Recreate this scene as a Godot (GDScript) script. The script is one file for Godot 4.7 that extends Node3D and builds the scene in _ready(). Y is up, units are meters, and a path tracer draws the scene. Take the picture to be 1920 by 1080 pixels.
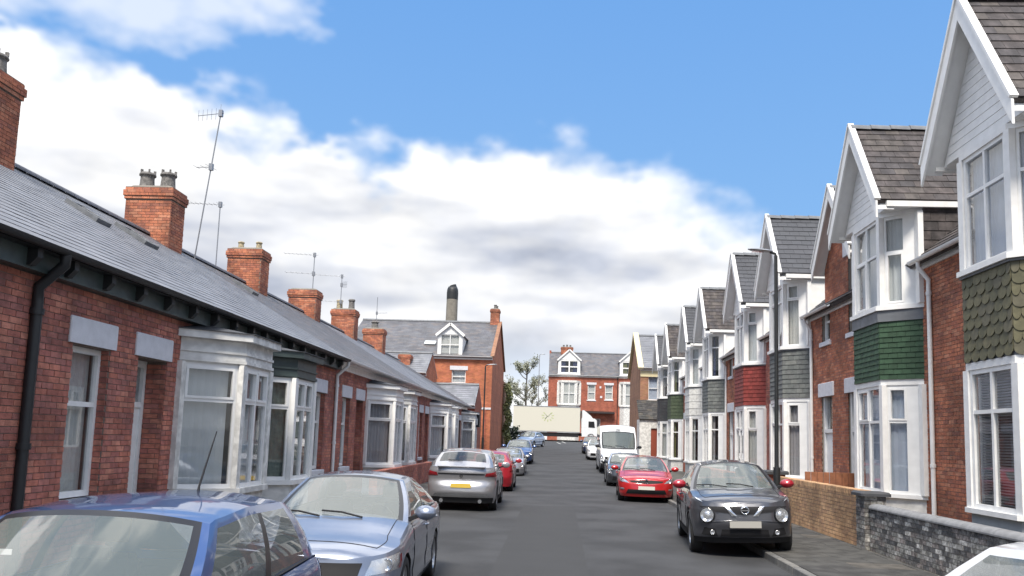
extends Node3D

# ---------------------------------------------------------------- mesh builder
class MB extends RefCounted:
	var v := PackedVector3Array()
	var n := PackedVector3Array()
	var c := PackedColorArray()
	var ix := PackedInt32Array()
	var made: ArrayMesh = null

	func vert(p: Vector3, nn: Vector3, col: Color) -> void:
		v.append(p); n.append(nn); c.append(col)

	func tri(a: Vector3, b: Vector3, d: Vector3, col := Color.WHITE) -> void:
		var nn := (b - a).cross(d - a).normalized()
		var k := v.size()
		vert(a, nn, col); vert(b, nn, col); vert(d, nn, col)
		ix.append_array(PackedInt32Array([k, k + 2, k + 1]))

	func quad(a: Vector3, b: Vector3, d: Vector3, e: Vector3, col := Color.WHITE) -> void:
		var nn := (b - a).cross(e - a)
		if nn.length_squared() < 1e-14: nn = (d - b).cross(e - b)
		nn = nn.normalized()
		var k := v.size()
		vert(a, nn, col); vert(b, nn, col); vert(d, nn, col); vert(e, nn, col)
		ix.append_array(PackedInt32Array([k, k + 2, k + 1, k, k + 3, k + 2]))

	func hexa(p: Array, col := Color.WHITE) -> MB:
		# p: 0..3 bottom ring (seen from above anticlockwise from -x+z ...), 4..7 top ring
		quad(p[0], p[1], p[5], p[4], col); quad(p[1], p[2], p[6], p[5], col)
		quad(p[2], p[3], p[7], p[6], col); quad(p[3], p[0], p[4], p[7], col)
		quad(p[4], p[5], p[6], p[7], col); quad(p[3], p[2], p[1], p[0], col)
		return self

	func box(lo: Vector3, hi: Vector3, col := Color.WHITE, T := Transform3D.IDENTITY) -> MB:
		hexa([T * Vector3(lo.x, lo.y, hi.z), T * Vector3(hi.x, lo.y, hi.z), T * Vector3(hi.x, lo.y, lo.z), T * Vector3(lo.x, lo.y, lo.z),
			T * Vector3(lo.x, hi.y, hi.z), T * Vector3(hi.x, hi.y, hi.z), T * Vector3(hi.x, hi.y, lo.z), T * Vector3(lo.x, hi.y, lo.z)], col)
		return self

	# box with its vertical and top edges chamfered
	func cbox(lo: Vector3, hi: Vector3, e := 0.01, T := Transform3D.IDENTITY) -> MB:
		var pts := PackedVector2Array([Vector2(lo.x + e, hi.z), Vector2(hi.x - e, hi.z), Vector2(hi.x, hi.z - e), Vector2(hi.x, lo.z + e),
			Vector2(hi.x - e, lo.z), Vector2(lo.x + e, lo.z), Vector2(lo.x, lo.z + e), Vector2(lo.x, hi.z - e)])
		var m := (lo + hi) * 0.5
		var ins := PackedVector2Array()
		for p in pts:
			ins.append(Vector2(m.x + (p.x - m.x) * (1.0 - 2.0 * e / maxf(hi.x - lo.x, 0.001)), m.z + (p.y - m.z) * (1.0 - 2.0 * e / maxf(hi.z - lo.z, 0.001))))
		ring(pts, lo.y, pts, hi.y - e, T)
		ring(pts, hi.y - e, ins, hi.y, T)
		cap(ins, hi.y, true, T)
		cap(pts, lo.y, false, T)
		return self

	# side faces between two outlines (x,z) seen from above, listed anticlockwise as (x,z) with +z towards the viewer
	func ring(a: PackedVector2Array, ya: float, b: PackedVector2Array, yb: float, T := Transform3D.IDENTITY, closed := true) -> MB:
		var k := a.size()
		for i in (k if closed else k - 1):
			var j := (i + 1) % k
			quad(T * Vector3(a[i].x, ya, a[i].y), T * Vector3(a[j].x, ya, a[j].y), T * Vector3(b[j].x, yb, b[j].y), T * Vector3(b[i].x, yb, b[i].y))
		return self

	func cap(a: PackedVector2Array, y: float, up: bool, T := Transform3D.IDENTITY) -> MB:
		for i in range(1, a.size() - 1):
			var p := T * Vector3(a[0].x, y, a[0].y)
			var q := T * Vector3(a[i].x, y, a[i].y)
			var r := T * Vector3(a[i + 1].x, y, a[i + 1].y)
			if up: tri(p, q, r)
			else: tri(p, r, q)
		return self

	func column(a: PackedVector2Array, y0: float, y1: float, T := Transform3D.IDENTITY) -> MB:
		ring(a, y0, a, y1, T); cap(a, y1, true, T); cap(a, y0, false, T)
		return self

	# flat polygon (x,y), anticlockwise, made thick from z0 to z1
	func slab(a: PackedVector2Array, z0: float, z1: float, T := Transform3D.IDENTITY, col := Color.WHITE) -> MB:
		var k := a.size()
		for i in k:
			var j := (i + 1) % k
			quad(T * Vector3(a[i].x, a[i].y, z0), T * Vector3(a[j].x, a[j].y, z0), T * Vector3(a[j].x, a[j].y, z1), T * Vector3(a[i].x, a[i].y, z1), col)
		var t := Geometry2D.triangulate_polygon(a)
		for i in range(0, t.size(), 3):
			var p := a[t[i]]; var q := a[t[i + 1]]; var r := a[t[i + 2]]
			if (q - p).cross(r - p) < 0.0:
				var s := q; q = r; r = s
			tri(T * Vector3(p.x, p.y, z1), T * Vector3(q.x, q.y, z1), T * Vector3(r.x, r.y, z1), col)
			tri(T * Vector3(p.x, p.y, z0), T * Vector3(r.x, r.y, z0), T * Vector3(q.x, q.y, z0), col)
		return self

	func quad_mb(a: Vector3, b: Vector3, d: Vector3, e: Vector3, thick: float) -> MB:
		var nn := (b - a).cross(e - a).normalized() * thick
		hexa([a + nn, b + nn, b, a, e + nn, d + nn, d, e])
		return self

	func grid(P: Array, flip := false, keep = null, col := Color.WHITE) -> MB:
		var a := P.size()
		var b: int = P[0].size()
		var used := PackedInt32Array()
		used.resize(a * b)
		used.fill(0 if keep != null else 1)
		var cells := []
		for i in a - 1:
			for j in b - 1:
				if keep != null and not keep.call(i, j): continue
				cells.append(i * b + j)
				if keep != null:
					used[i * b + j] = 1; used[i * b + j + 1] = 1; used[i * b + j + b] = 1; used[i * b + j + b + 1] = 1
		for i in a:
			for j in b:
				if used[i * b + j] == 0: continue
				var du: Vector3 = P[mini(i + 1, a - 1)][j] - P[maxi(i - 1, 0)][j]
				var dv: Vector3 = P[i][mini(j + 1, b - 1)] - P[i][maxi(j - 1, 0)]
				var nn := du.cross(dv)
				if nn.length_squared() < 1e-16:
					var i2 := i + (1 if i < a / 2 else -1)
					du = P[mini(i2 + 1, a - 1)][j] - P[maxi(i2 - 1, 0)][j]
					dv = P[i2][mini(j + 1, b - 1)] - P[i2][maxi(j - 1, 0)]
					nn = du.cross(dv)
				nn = nn.normalized()
				used[i * b + j] = v.size()
				vert(P[i][j], -nn if flip else nn, col)
		for p in cells:
			var q: int = p + b
			if flip: ix.append_array(PackedInt32Array([used[p], used[q], used[q + 1], used[p], used[q + 1], used[p + 1]]))
			else: ix.append_array(PackedInt32Array([used[p], used[q + 1], used[q], used[p], used[p + 1], used[q + 1]]))
		return self

	func tube(pts: Array, r: float, seg := 8, r1 := -1.0) -> MB:
		if r1 < 0.0: r1 = r
		var rows := []
		var u := Vector3.ZERO
		var m := pts.size()
		for i in m:
			var d: Vector3 = (pts[mini(i + 1, m - 1)] - pts[maxi(i - 1, 0)]).normalized()
			if u == Vector3.ZERO: u = d.cross(Vector3.UP if absf(d.y) < 0.9 else Vector3.RIGHT).normalized()
			u = (u - d * u.dot(d)).normalized()
			var w := d.cross(u)
			var rr := lerpf(r, r1, float(i) / maxf(1, m - 1))
			var row := PackedVector3Array()
			for s in seg + 1:
				var t := TAU * s / seg
				row.append(pts[i] + (u * cos(t) + w * sin(t)) * rr)
			rows.append(row)
		grid(rows, true)
		for e in 2:
			var row: PackedVector3Array = rows[0] if e == 0 else rows[m - 1]
			var ce: Vector3 = pts[0] if e == 0 else pts[m - 1]
			for s in seg:
				if e == 0: tri(ce, row[s + 1], row[s])
				else: tri(ce, row[s], row[s + 1])
		return self

	func lathe(prof: Array, seg := 20, T := Transform3D.IDENTITY) -> MB:
		# prof: Vector2(radius, y) from bottom to top, outside to the right
		var rows := []
		for p in prof:
			var row := PackedVector3Array()
			for s in seg + 1:
				var t := TAU * s / seg
				row.append(T * Vector3(p.x * cos(t), p.y, -p.x * sin(t)))
			rows.append(row)
		grid(rows, true)
		return self

	func add(o: MB, T: Transform3D, col := Color.WHITE) -> MB:
		var k := v.size()
		var nb := T.basis.inverse().transposed()
		for i in o.v.size():
			v.append(T * o.v[i]); n.append((nb * o.n[i]).normalized()); c.append(col)
		for i in o.ix: ix.append(k + i)
		return self

	func mesh() -> ArrayMesh:
		if made == null:
			var arr := []
			arr.resize(Mesh.ARRAY_MAX)
			arr[Mesh.ARRAY_VERTEX] = v; arr[Mesh.ARRAY_NORMAL] = n; arr[Mesh.ARRAY_COLOR] = c; arr[Mesh.ARRAY_INDEX] = ix
			made = ArrayMesh.new()
			made.add_surface_from_arrays(Mesh.PRIMITIVE_TRIANGLES, arr)
		return made

# ---------------------------------------------------------------- small helpers
var names := {}
var cam: Camera3D
var M := {}
var rng := RandomNumberGenerator.new()

func numbered(parent: Node, called: String) -> String:
	var key := str(parent.get_instance_id()) + called
	var k: int = names.get(key, 0)
	names[key] = k + 1
	return called if k == 0 else "%s_%03d" % [called, k]

func thing(called: String, label: String, category: String, at := Vector3.ZERO, turn := 0.0, group := "") -> Node3D:
	var o := Node3D.new()
	o.name = numbered(self, called)
	add_child(o, true)
	o.position = at
	o.rotation.y = turn
	o.set_meta("label", label); o.set_meta("category", category)
	if group != "": o.set_meta("group", group)
	return o

func part(parent: Node, called: String, mb: MB, m: Material, label := "") -> MeshInstance3D:
	var o := MeshInstance3D.new()
	o.name = numbered(parent, called)
	o.mesh = mb.mesh()
	o.material_override = m
	parent.add_child(o, true)
	if label != "": o.set_meta("label", label)
	return o

func setting(called: String, mb: MB, m: Material) -> MeshInstance3D:
	var o := part(self, called, mb, m)
	o.set_meta("kind", "structure")
	return o

func V2(a: Array) -> PackedVector2Array:
	var r := PackedVector2Array()
	for i in range(0, a.size(), 2): r.append(Vector2(a[i], a[i + 1]))
	return r

func frame_of(o: Vector3, x: Vector3, y: Vector3) -> Transform3D:
	var X := x.normalized()
	var Z := X.cross(y).normalized()
	return Transform3D(Basis(X, Z.cross(X), Z), o)

func beam(a: Vector3, b: Vector3, w: float, h: float, up := Vector3.UP) -> MB:
	var d := b - a
	var T := frame_of(a, d, up)
	return MB.new().box(Vector3(0, -h / 2, -w / 2), Vector3(d.length(), h / 2, w / 2), Color.WHITE, T)

func ground_y(d: float) -> float:
	# the street runs level past the parked cars and climbs gently to the junction
	var t := clampf((d - 38.0) / 76.0, -0.1, 1.02)
	var s := 0.03
	return 1.93 * (0.5 * (t + sqrt(t * t + s * s)) - 0.5 * ((t - 1.0) + sqrt((t - 1.0) * (t - 1.0) + s * s)))

# ---------------------------------------------------------------- textures and materials
var tex := {}

func noise_tex(called: String, size: int, freq: float, oct: int, lo: float, hi: float, kind := FastNoiseLite.TYPE_SIMPLEX_SMOOTH, sharp := 1.0, sd := 1, srgb := true) -> void:
	var f := FastNoiseLite.new()
	f.noise_type = kind
	f.seed = sd
	f.frequency = freq
	f.fractal_octaves = oct
	var im := f.get_seamless_image(size, size)
	im.convert(Image.FORMAT_RGB8)
	for y in size:
		for x in size:
			var g := im.get_pixel(x, y).r
			g = clampf(0.5 + (g - 0.5) * sharp, 0.0, 1.0)
			var k := lerpf(lo, hi, g)
			im.set_pixel(x, y, Color(k, k, k).linear_to_srgb() if srgb else Color(k, k, k))
	tex[called] = ImageTexture.create_from_image(im)

func brick_tex() -> void:
	# far brickwork: courses too small to tell apart, 16 courses of 8 bricks over 1.2 m by 1.8 m
	var w := 512; var h := 512
	var im := Image.create(w, h, false, Image.FORMAT_RGB8)
	im.fill(Color(0.72, 0.66, 0.6))
	var r := RandomNumberGenerator.new()
	r.seed = 9
	for j in 16:
		for i in range(-1, 8):
			var k := r.randf_range(0.66, 1.0)
			var col := Color(k, k * r.randf_range(0.86, 1.0), k * r.randf_range(0.82, 1.0))
			im.fill_rect(Rect2i(i * 64 + (32 if j % 2 else 0) + 2, j * 32 + 2, 60, 28), col)
	for y in h:
		for x in w:
			var g := r.randf_range(0.9, 1.0)
			var p := im.get_pixel(x, y)
			im.set_pixel(x, y, Color(p.r * g, p.g * g, p.b * g))
	for y in h:
		for x in w: im.set_pixel(x, y, im.get_pixel(x, y).linear_to_srgb())
	tex.brick = ImageTexture.create_from_image(im)

func lin(r: float, g: float, b: float, a := 1.0) -> Color:
	var k := Color(r, g, b).linear_to_srgb()
	k.a = a
	return k

func mk(called: String, col: Color, rough := 0.8, o := {}) -> StandardMaterial3D:
	var m := StandardMaterial3D.new()
	m.resource_name = called
	m.albedo_color = col
	m.roughness = rough
	m.metallic = o.get("metal", 0.0)
	m.metallic_specular = o.get("spec", 0.5)
	var world: bool = o.get("world", true)
	if o.has("tex"):
		m.albedo_texture = tex[o.tex]
		m.uv1_triplanar = true
		m.uv1_world_triplanar = world
		var s = o.get("scale", 1.0)
		m.uv1_scale = s if s is Vector3 else Vector3(s, s, s)
	if o.has("det"):
		m.detail_enabled = true
		m.detail_blend_mode = BaseMaterial3D.BLEND_MODE_MUL
		m.detail_albedo = tex[o.det]
		m.detail_uv_layer = BaseMaterial3D.DETAIL_UV_2
		m.uv2_triplanar = true
		m.uv2_world_triplanar = world
		var s2: float = o.get("dscale", 0.2)
		m.uv2_scale = Vector3(s2, s2, s2)
	if o.has("bump"):
		if not o.has("tex"):
			m.uv1_triplanar = true
			m.uv1_world_triplanar = world
			var s3: float = o.get("scale", 1.0)
			m.uv1_scale = Vector3(s3, s3, s3)
		m.heightmap_enabled = true
		m.heightmap_texture = tex[o.bump]
		m.heightmap_scale = o.get("depth", 0.5)
	if o.has("rtex"):
		m.roughness_texture = tex[o.rtex]
	if o.get("vc", false): m.vertex_color_use_as_albedo = true
	if o.has("coat"):
		m.clearcoat_enabled = true
		m.clearcoat = o.coat
		m.clearcoat_roughness = o.get("coat_rough", 0.05)
	if o.get("glass", false):
		m.transparency = BaseMaterial3D.TRANSPARENCY_ALPHA
		m.cull_mode = BaseMaterial3D.CULL_DISABLED
	if o.has("back"):
		m.backlight_enabled = true
		m.backlight = o.back
	M[called] = m
	return m

# tints: one material per tint for single pieces and one with vertex colours for the joined rest
func tinted(called: String, cols: Array, rough: float, o := {}) -> void:
	var list := []
	for k in cols.size():
		list.append(mk(called + "_%d" % k, lin(cols[k][0], cols[k][1], cols[k][2]), rough, o))
	var o2 := o.duplicate()
	o2.vc = true
	mk(called + "_joined", Color.WHITE, rough, o2)
	M[called] = {"list": list, "cols": cols, "joined": M[called + "_joined"]}

func in_view(p: Vector3) -> float:
	var q := cam.global_transform.affine_inverse() * p
	if q.z > -0.5: return 0.0
	var sx := absf(q.x / -q.z) / 0.6
	var sy := absf(q.y / -q.z - 0.056) / 0.3375
	return (1.0 if maxf(sx, sy) < 1.03 else 0.02) / q.length()

# items: [Transform3D, mesh number, tint number]; the largest in view become parts of their own
func pieces(parent: Node3D, called: String, joined_name: String, items: Array, shapes: Array, mats: Dictionary, singles: int) -> void:
	if items.is_empty(): return
	var order := []
	if singles > 0:
		var G := parent.global_transform
		for k in items.size(): order.append([in_view(G * items[k][0].origin), k])
		order.sort_custom(func(a, b): return a[0] > b[0])
	var single := {}
	for k in mini(singles, order.size()):
		if order[k][0] < 0.012: break
		single[order[k][1]] = true
	var mb := MB.new()
	for k in items.size():
		var it = items[k]
		if single.has(k):
			var o := part(parent, called, shapes[it[1]], mats.list[it[2]])
			o.transform = it[0]
		else:
			var cc = mats.cols[it[2]]
			mb.add(shapes[it[1]], it[0], Color(cc[0], cc[1], cc[2]))
	if mb.v.size() > 0:
		var o := part(parent, joined_name, mb, mats.joined)
		o.set_meta("kind", "stuff")

# ---------------------------------------------------------------- camera, sky, sun
const FOCAL := 1600.0

func make_camera() -> void:
	var yaw := deg_to_rad(-3.2457)
	var pitch := deg_to_rad(6.8428)
	var roll := deg_to_rad(1.8908)
	var F := Vector3(sin(yaw) * cos(pitch), sin(pitch), -cos(yaw) * cos(pitch))
	var R := Vector3(cos(yaw), 0, sin(yaw))
	var U := R.cross(F)
	var R2 := R * cos(roll) + U * sin(roll)
	var U2 := U * cos(roll) - R * sin(roll)
	cam = Camera3D.new()
	cam.name = "camera"
	add_child(cam)
	cam.transform = Transform3D(Basis(R2, U2, -F), Vector3(0, 1.9, 0))
	cam.projection = Camera3D.PROJECTION_FRUSTUM
	cam.keep_aspect = Camera3D.KEEP_HEIGHT
	cam.near = 0.1
	cam.far = 3000.0
	cam.size = 2.0 * cam.near * 540.0 / FOCAL
	cam.frustum_offset = Vector2(0, cam.near * 90.1 / FOCAL)
	cam.current = true

func sky_image() -> Image:
	var w := 2048; var h := 1024
	var im := Image.create(w, h, false, Image.FORMAT_RGBF)
	var f := FastNoiseLite.new()
	f.noise_type = FastNoiseLite.TYPE_SIMPLEX_SMOOTH
	f.seed = 21
	f.frequency = 1.0
	f.fractal_type = FastNoiseLite.FRACTAL_FBM
	f.fractal_octaves = 6
	f.fractal_gain = 0.52
	var g := FastNoiseLite.new()
	g.noise_type = FastNoiseLite.TYPE_SIMPLEX_SMOOTH
	g.seed = 5
	g.frequency = 1.0
	g.fractal_octaves = 3
	# height in degrees of the edge of the great cloud bank against the angle from the street's direction
	var edge := PackedVector2Array([Vector2(-60, 22), Vector2(-45, 22.5), Vector2(-34, 21.2), Vector2(-28, 20.6), Vector2(-20, 19.6), Vector2(-15, 18.9), Vector2(-11, 17.7), Vector2(-7, 18.6), Vector2(-3, 19.6), Vector2(1, 19.3), Vector2(4, 17.6), Vector2(8, 15.7), Vector2(13, 13.6), Vector2(18, 12.6), Vector2(30, 13.5), Vector2(45, 16), Vector2(60, 19)])
	var below := Color(0.25, 0.25, 0.25)
	for y in h:
		var el := 90.0 - 180.0 * (y + 0.5) / h
		if el < -1.5:
			for x in w: im.set_pixel(x, y, below)
			continue
		var ce := cos(deg_to_rad(el)); var se := sin(deg_to_rad(el))
		var t := pow(clampf(1.0 - el / 60.0, 0.0, 1.0), 2.2)
		var br := lerpf(0.058, 0.165, t); var bg := lerpf(0.160, 0.292, t); var bb := lerpf(0.375, 0.45, t)
		for x in w:
			var az := wrapf(360.0 * (x + 0.5) / w, -180.0, 180.0)
			var a := deg_to_rad(az)
			var d := Vector3(sin(a) * ce, se, -cos(a) * ce)
			# shapes are drawn out sideways, as clouds seen from below are
			var q := Vector3(d.x * 5.0, d.y * 9.0, d.z * 5.0)
			var n1 := f.get_noise_3dv(q)
			var n5 := f.get_noise_3dv(q * 3.3 + Vector3(5, 9, 2))
			var top := 0.0
			if absf(az) < 60.0:
				for k in edge.size() - 1:
					if az <= edge[k + 1].x:
						var s := (az - edge[k].x) / (edge[k + 1].x - edge[k].x)
						top = lerpf(edge[k].y, edge[k + 1].y, s)
						break
			else:
				top = 19.0 + 6.0 * g.get_noise_2d(cos(a) * 1.6 + 7.0, sin(a) * 1.6)
			var soft := lerpf(1.4, 5.0, clampf((g.get_noise_2d(cos(a) * 6.0, sin(a) * 6.0) + 0.35) * 1.2, 0.0, 1.0))
			var bank := clampf((top + n1 * 3.6 + n5 * 1.7 + 0.6 - el) / soft + 0.25, 0.0, 1.0)
			bank = bank * bank * (3.0 - 2.0 * bank)
			# higher, thinner cloud
			var n2 := f.get_noise_3dv(Vector3(d.x * 3.2 + 11.0, d.y * 8.5, d.z * 3.2))
			var m := g.get_noise_3dv(Vector3(d.x * 1.8 + 3.0, d.y * 2.5 + 1.0, d.z * 1.8))
			if absf(az) < 60.0:
				var side := clampf((-az - 9.0) / 12.0, 0.0, 1.0) * exp(-pow((el - 25.8) / 3.4, 2.0))
				m = lerpf(m - 0.12, side * 0.86 - 0.42, clampf((60.0 - absf(az)) / 20.0, 0.0, 1.0))
			# broken cumulus above the clear gap, unseen, added and brightened to light the walls
			var n4 := f.get_noise_3dv(Vector3(d.x * 2.6 + 51.0, d.y * 2.2, d.z * 2.6))
			var high := clampf((n4 * 1.5 + 0.24) * 2.6, 0.0, 1.0) * clampf((el - 31.0) / 9.0, 0.0, 1.0)
			high = high * high * (3.0 - 2.0 * high)
			var wisp := clampf((n2 * 0.75 + n5 * 0.22 + m * 1.05 - 0.02) * 2.3, 0.0, 0.85) * clampf((el - 12.0) / 8.0, 0.0, 1.0)
			wisp = wisp * (1.0 - 0.3 * wisp)
			# the body of the bank: white crown, greyer base in streaks, pale strip above the roofs
			var depth := clampf((top - el) / 9.0, 0.0, 1.4)
			var n3 := f.get_noise_3dv(Vector3(d.x * 3.5 + 31.0, d.y * 14.0, d.z * 3.5))
			var gray := clampf(depth * 0.85 - 0.24 + n3 * 1.2 + n5 * 0.35, 0.0, 1.0) * clampf((el - 3.0) / 5.0, 0.0, 1.0)
			var wv := 0.52 + n1 * 0.07 + n5 * 0.07 - 0.22 * gray
			var wr := wv - 0.05 * gray; var wg := wv - 0.03 * gray; var wb := wv + 0.02 * gray
			var lowgap := clampf(1.0 - absf(el - 4.0) / 3.0, 0.0, 1.0) * clampf(0.45 + n2 * 1.6, 0.0, 0.7)
			var cov := maxf(maxf(bank * (1.0 - 0.5 * lowgap), wisp), high)
			if high > maxf(bank, wisp):
				wr = 1.25 - 0.4 * n4; wg = wr; wb = wr + 0.02
				bank = 1.0
			var k1 := wr if bank > wisp else 0.5
			var k2 := wg if bank > wisp else 0.51
			var k3 := wb if bank > wisp else 0.53
			im.set_pixel(x, y, Color(lerpf(br, k1, cov), lerpf(bg, k2, cov), lerpf(bb, k3, cov)))
	return im

func make_light() -> void:
	var we := WorldEnvironment.new()
	we.name = "world_environment"
	var e := Environment.new()
	e.background_mode = Environment.BG_SKY
	var sm := PanoramaSkyMaterial.new()
	sm.panorama = ImageTexture.create_from_image(sky_image())
	var sky := Sky.new()
	sky.sky_material = sm
	e.sky = sky
	e.tonemap_mode = Environment.TONE_MAPPER_LINEAR
	e.tonemap_exposure = 2.15
	e.sdfgi_enabled = true
	e.ssao_enabled = true
	e.ssil_enabled = true
	we.environment = e
	add_child(we)
	# the sun stands behind the camera in line with the street, softened by thin cloud: its shadows fall away behind what casts them
	var sun := DirectionalLight3D.new()
	sun.name = "sun"
	sun.light_color = Color(1.0, 0.965, 0.91)
	sun.light_energy = 0.85
	sun.light_angular_distance = 16.0
	sun.shadow_enabled = true
	add_child(sun)
	sun.look_at_from_position(Vector3.ZERO, Vector3(0.10, -0.80, -0.56))

func make_materials() -> void:
	noise_tex("fine", 256, 0.09, 3, 0.72, 1.0, FastNoiseLite.TYPE_SIMPLEX, 1.3, 3)
	noise_tex("blotch", 256, 0.012, 5, 0.72, 1.0, FastNoiseLite.TYPE_SIMPLEX_SMOOTH, 1.7, 7)
	noise_tex("soft", 256, 0.015, 4, 0.9, 1.0, FastNoiseLite.TYPE_SIMPLEX_SMOOTH, 1.4, 8)
	noise_tex("stain", 512, 0.008, 6, 0.5, 1.0, FastNoiseLite.TYPE_SIMPLEX_SMOOTH, 2.4, 12)
	noise_tex("worn", 512, 0.01, 6, 0.56, 1.0, FastNoiseLite.TYPE_SIMPLEX_SMOOTH, 2.0, 15)
	noise_tex("grime", 512, 0.012, 6, 0.74, 1.0, FastNoiseLite.TYPE_SIMPLEX_SMOOTH, 2.6, 17)
	noise_tex("grit", 512, 0.25, 2, 0.45, 1.0, FastNoiseLite.TYPE_CELLULAR, 1.6, 4)
	noise_tex("relief", 256, 0.06, 4, 0.0, 1.0, FastNoiseLite.TYPE_SIMPLEX, 1.3, 6, false)
	brick_tex()
	# setting
	mk("asphalt", lin(0.070, 0.072, 0.077), 0.88, {"tex": "grit", "scale": 0.9, "det": "worn", "dscale": 0.09, "bump": "grit", "depth": 0.25})
	mk("patch", lin(0.054, 0.055, 0.058), 0.9, {"tex": "grit", "scale": 1.1, "det": "soft", "dscale": 0.2})
	mk("earth", lin(0.10, 0.10, 0.09), 0.95, {"tex": "blotch", "scale": 0.3})
	mk("paint", lin(0.55, 0.55, 0.52), 0.7, {"tex": "stain", "scale": 0.8})
	tinted("slab", [[0.082, 0.08, 0.075], [0.068, 0.066, 0.063], [0.097, 0.094, 0.087], [0.06, 0.06, 0.059], [0.114, 0.104, 0.09]], 0.9, {"tex": "worn", "scale": 0.45, "det": "fine", "dscale": 2.2})
	tinted("kerb", [[0.204, 0.2, 0.191], [0.17, 0.168, 0.162], [0.23, 0.221, 0.204]], 0.88, {"tex": "blotch", "scale": 1.4, "det": "fine", "dscale": 3.0})
	mk("mortar", lin(0.20, 0.155, 0.13), 0.95, {"tex": "fine", "scale": 2.0})
	mk("mortar_pale", lin(0.27, 0.235, 0.20), 0.95, {"tex": "fine", "scale": 2.0})
	var bt := {"tex": "blotch", "scale": 2.3, "det": "worn", "dscale": 0.17, "bump": "relief", "depth": 0.25}
	tinted("brick_red", [[0.539, 0.19, 0.133], [0.483, 0.168, 0.125], [0.593, 0.22, 0.152], [0.455, 0.162, 0.13], [0.621, 0.253, 0.178], [0.521, 0.202, 0.161], [0.428, 0.17, 0.141]], 0.85, bt)
	tinted("brick_orange", [[0.539, 0.187, 0.1], [0.492, 0.167, 0.093], [0.586, 0.215, 0.117], [0.438, 0.152, 0.092], [0.602, 0.254, 0.152], [0.398, 0.152, 0.101]], 0.85, bt)
	tinted("brick_buff", [[0.671, 0.408, 0.219], [0.614, 0.368, 0.201], [0.716, 0.447, 0.247], [0.569, 0.339, 0.196]], 0.88, bt)
	tinted("brick_grey", [[0.211, 0.205, 0.203], [0.317, 0.305, 0.296], [0.464, 0.454, 0.421], [0.717, 0.697, 0.655], [0.158, 0.158, 0.161], [0.359, 0.317, 0.296]], 0.9, {"tex": "stain", "scale": 3.1, "det": "stain", "dscale": 0.8, "bump": "relief", "depth": 0.6})
	mk("brick_far", lin(0.46, 0.155, 0.10), 0.88, {"tex": "brick", "scale": Vector3(0.555, 0.833, 0.555), "det": "blotch", "dscale": 0.3})
	mk("brick_far_orange", lin(0.58, 0.215, 0.115), 0.88, {"tex": "brick", "scale": Vector3(0.555, 0.833, 0.555), "det": "blotch", "dscale": 0.22})
	mk("brick_far_brown", lin(0.42, 0.235, 0.145), 0.88, {"tex": "brick", "scale": Vector3(0.555, 0.833, 0.555), "det": "blotch", "dscale": 0.22})
	var st := {"tex": "soft", "scale": 1.3, "det": "blotch", "dscale": 0.25, "bump": "relief", "depth": 0.12, "spec": 0.5}
	tinted("slate", [[0.195, 0.202, 0.224], [0.179, 0.186, 0.208], [0.211, 0.216, 0.237], [0.187, 0.191, 0.211]], 0.5, st)
	tinted("slate_old", [[0.132, 0.136, 0.152], [0.115, 0.115, 0.131], [0.147, 0.147, 0.159], [0.122, 0.121, 0.127], [0.161, 0.149, 0.149]], 0.55, st)
	tinted("slate_pale", [[0.22, 0.23, 0.26], [0.20, 0.21, 0.24], [0.24, 0.25, 0.28], [0.19, 0.20, 0.225]], 0.5, st)
	tinted("tile_brown", [[0.094, 0.081, 0.081], [0.079, 0.069, 0.07], [0.109, 0.091, 0.088], [0.086, 0.078, 0.082], [0.116, 0.101, 0.094]], 0.82, {"tex": "blotch", "scale": 1.7, "det": "stain", "dscale": 0.6, "bump": "relief", "depth": 0.2})
	tinted("tile_slate", [[0.061, 0.065, 0.078], [0.056, 0.059, 0.071], [0.066, 0.069, 0.082]], 0.6, st)
	var ht := {"tex": "blotch", "scale": 1.9, "det": "soft", "dscale": 0.7}
	tinted("hung_olive", [[0.137, 0.128, 0.073], [0.116, 0.111, 0.065], [0.157, 0.144, 0.084], [0.128, 0.119, 0.079]], 0.75, ht)
	tinted("hung_green", [[0.031, 0.076, 0.037], [0.026, 0.065, 0.031], [0.037, 0.088, 0.044]], 0.7, ht)
	tinted("hung_green2", [[0.075, 0.10, 0.055], [0.065, 0.09, 0.05]], 0.75, ht)
	tinted("hung_grey", [[0.165, 0.178, 0.172], [0.14, 0.152, 0.148], [0.19, 0.20, 0.19], [0.15, 0.158, 0.156]], 0.8, ht)
	tinted("hung_red", [[0.24, 0.038, 0.030], [0.21, 0.034, 0.027], [0.27, 0.046, 0.036]], 0.7, ht)
	tinted("hung_dark", [[0.045, 0.05, 0.052], [0.04, 0.043, 0.046], [0.055, 0.058, 0.06]], 0.7, ht)
	tinted("hung_white", [[0.72, 0.72, 0.69], [0.69, 0.69, 0.66]], 0.6, ht)
	mk("white", lin(0.80, 0.80, 0.79), 0.4, {"tex": "soft", "scale": 0.9})
	mk("white_old", lin(0.76, 0.755, 0.73), 0.6, {"tex": "grime", "scale": 0.6, "det": "soft", "dscale": 2.0})
	mk("stone", lin(0.74, 0.74, 0.78), 0.8, {"tex": "soft", "scale": 1.2, "det": "fine", "dscale": 4.0})
	mk("stone_cap", lin(0.27, 0.275, 0.285), 0.75, {"tex": "blotch", "scale": 1.5, "det": "fine", "dscale": 4.0})
	mk("render_blue", lin(0.27, 0.30, 0.33), 0.85, {"tex": "soft", "scale": 0.8})
	mk("cream", lin(0.66, 0.58, 0.36), 0.7, {"tex": "soft", "scale": 0.8})
	mk("black_paint", lin(0.018, 0.02, 0.022), 0.5, {"tex": "blotch", "scale": 1.0})
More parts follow.
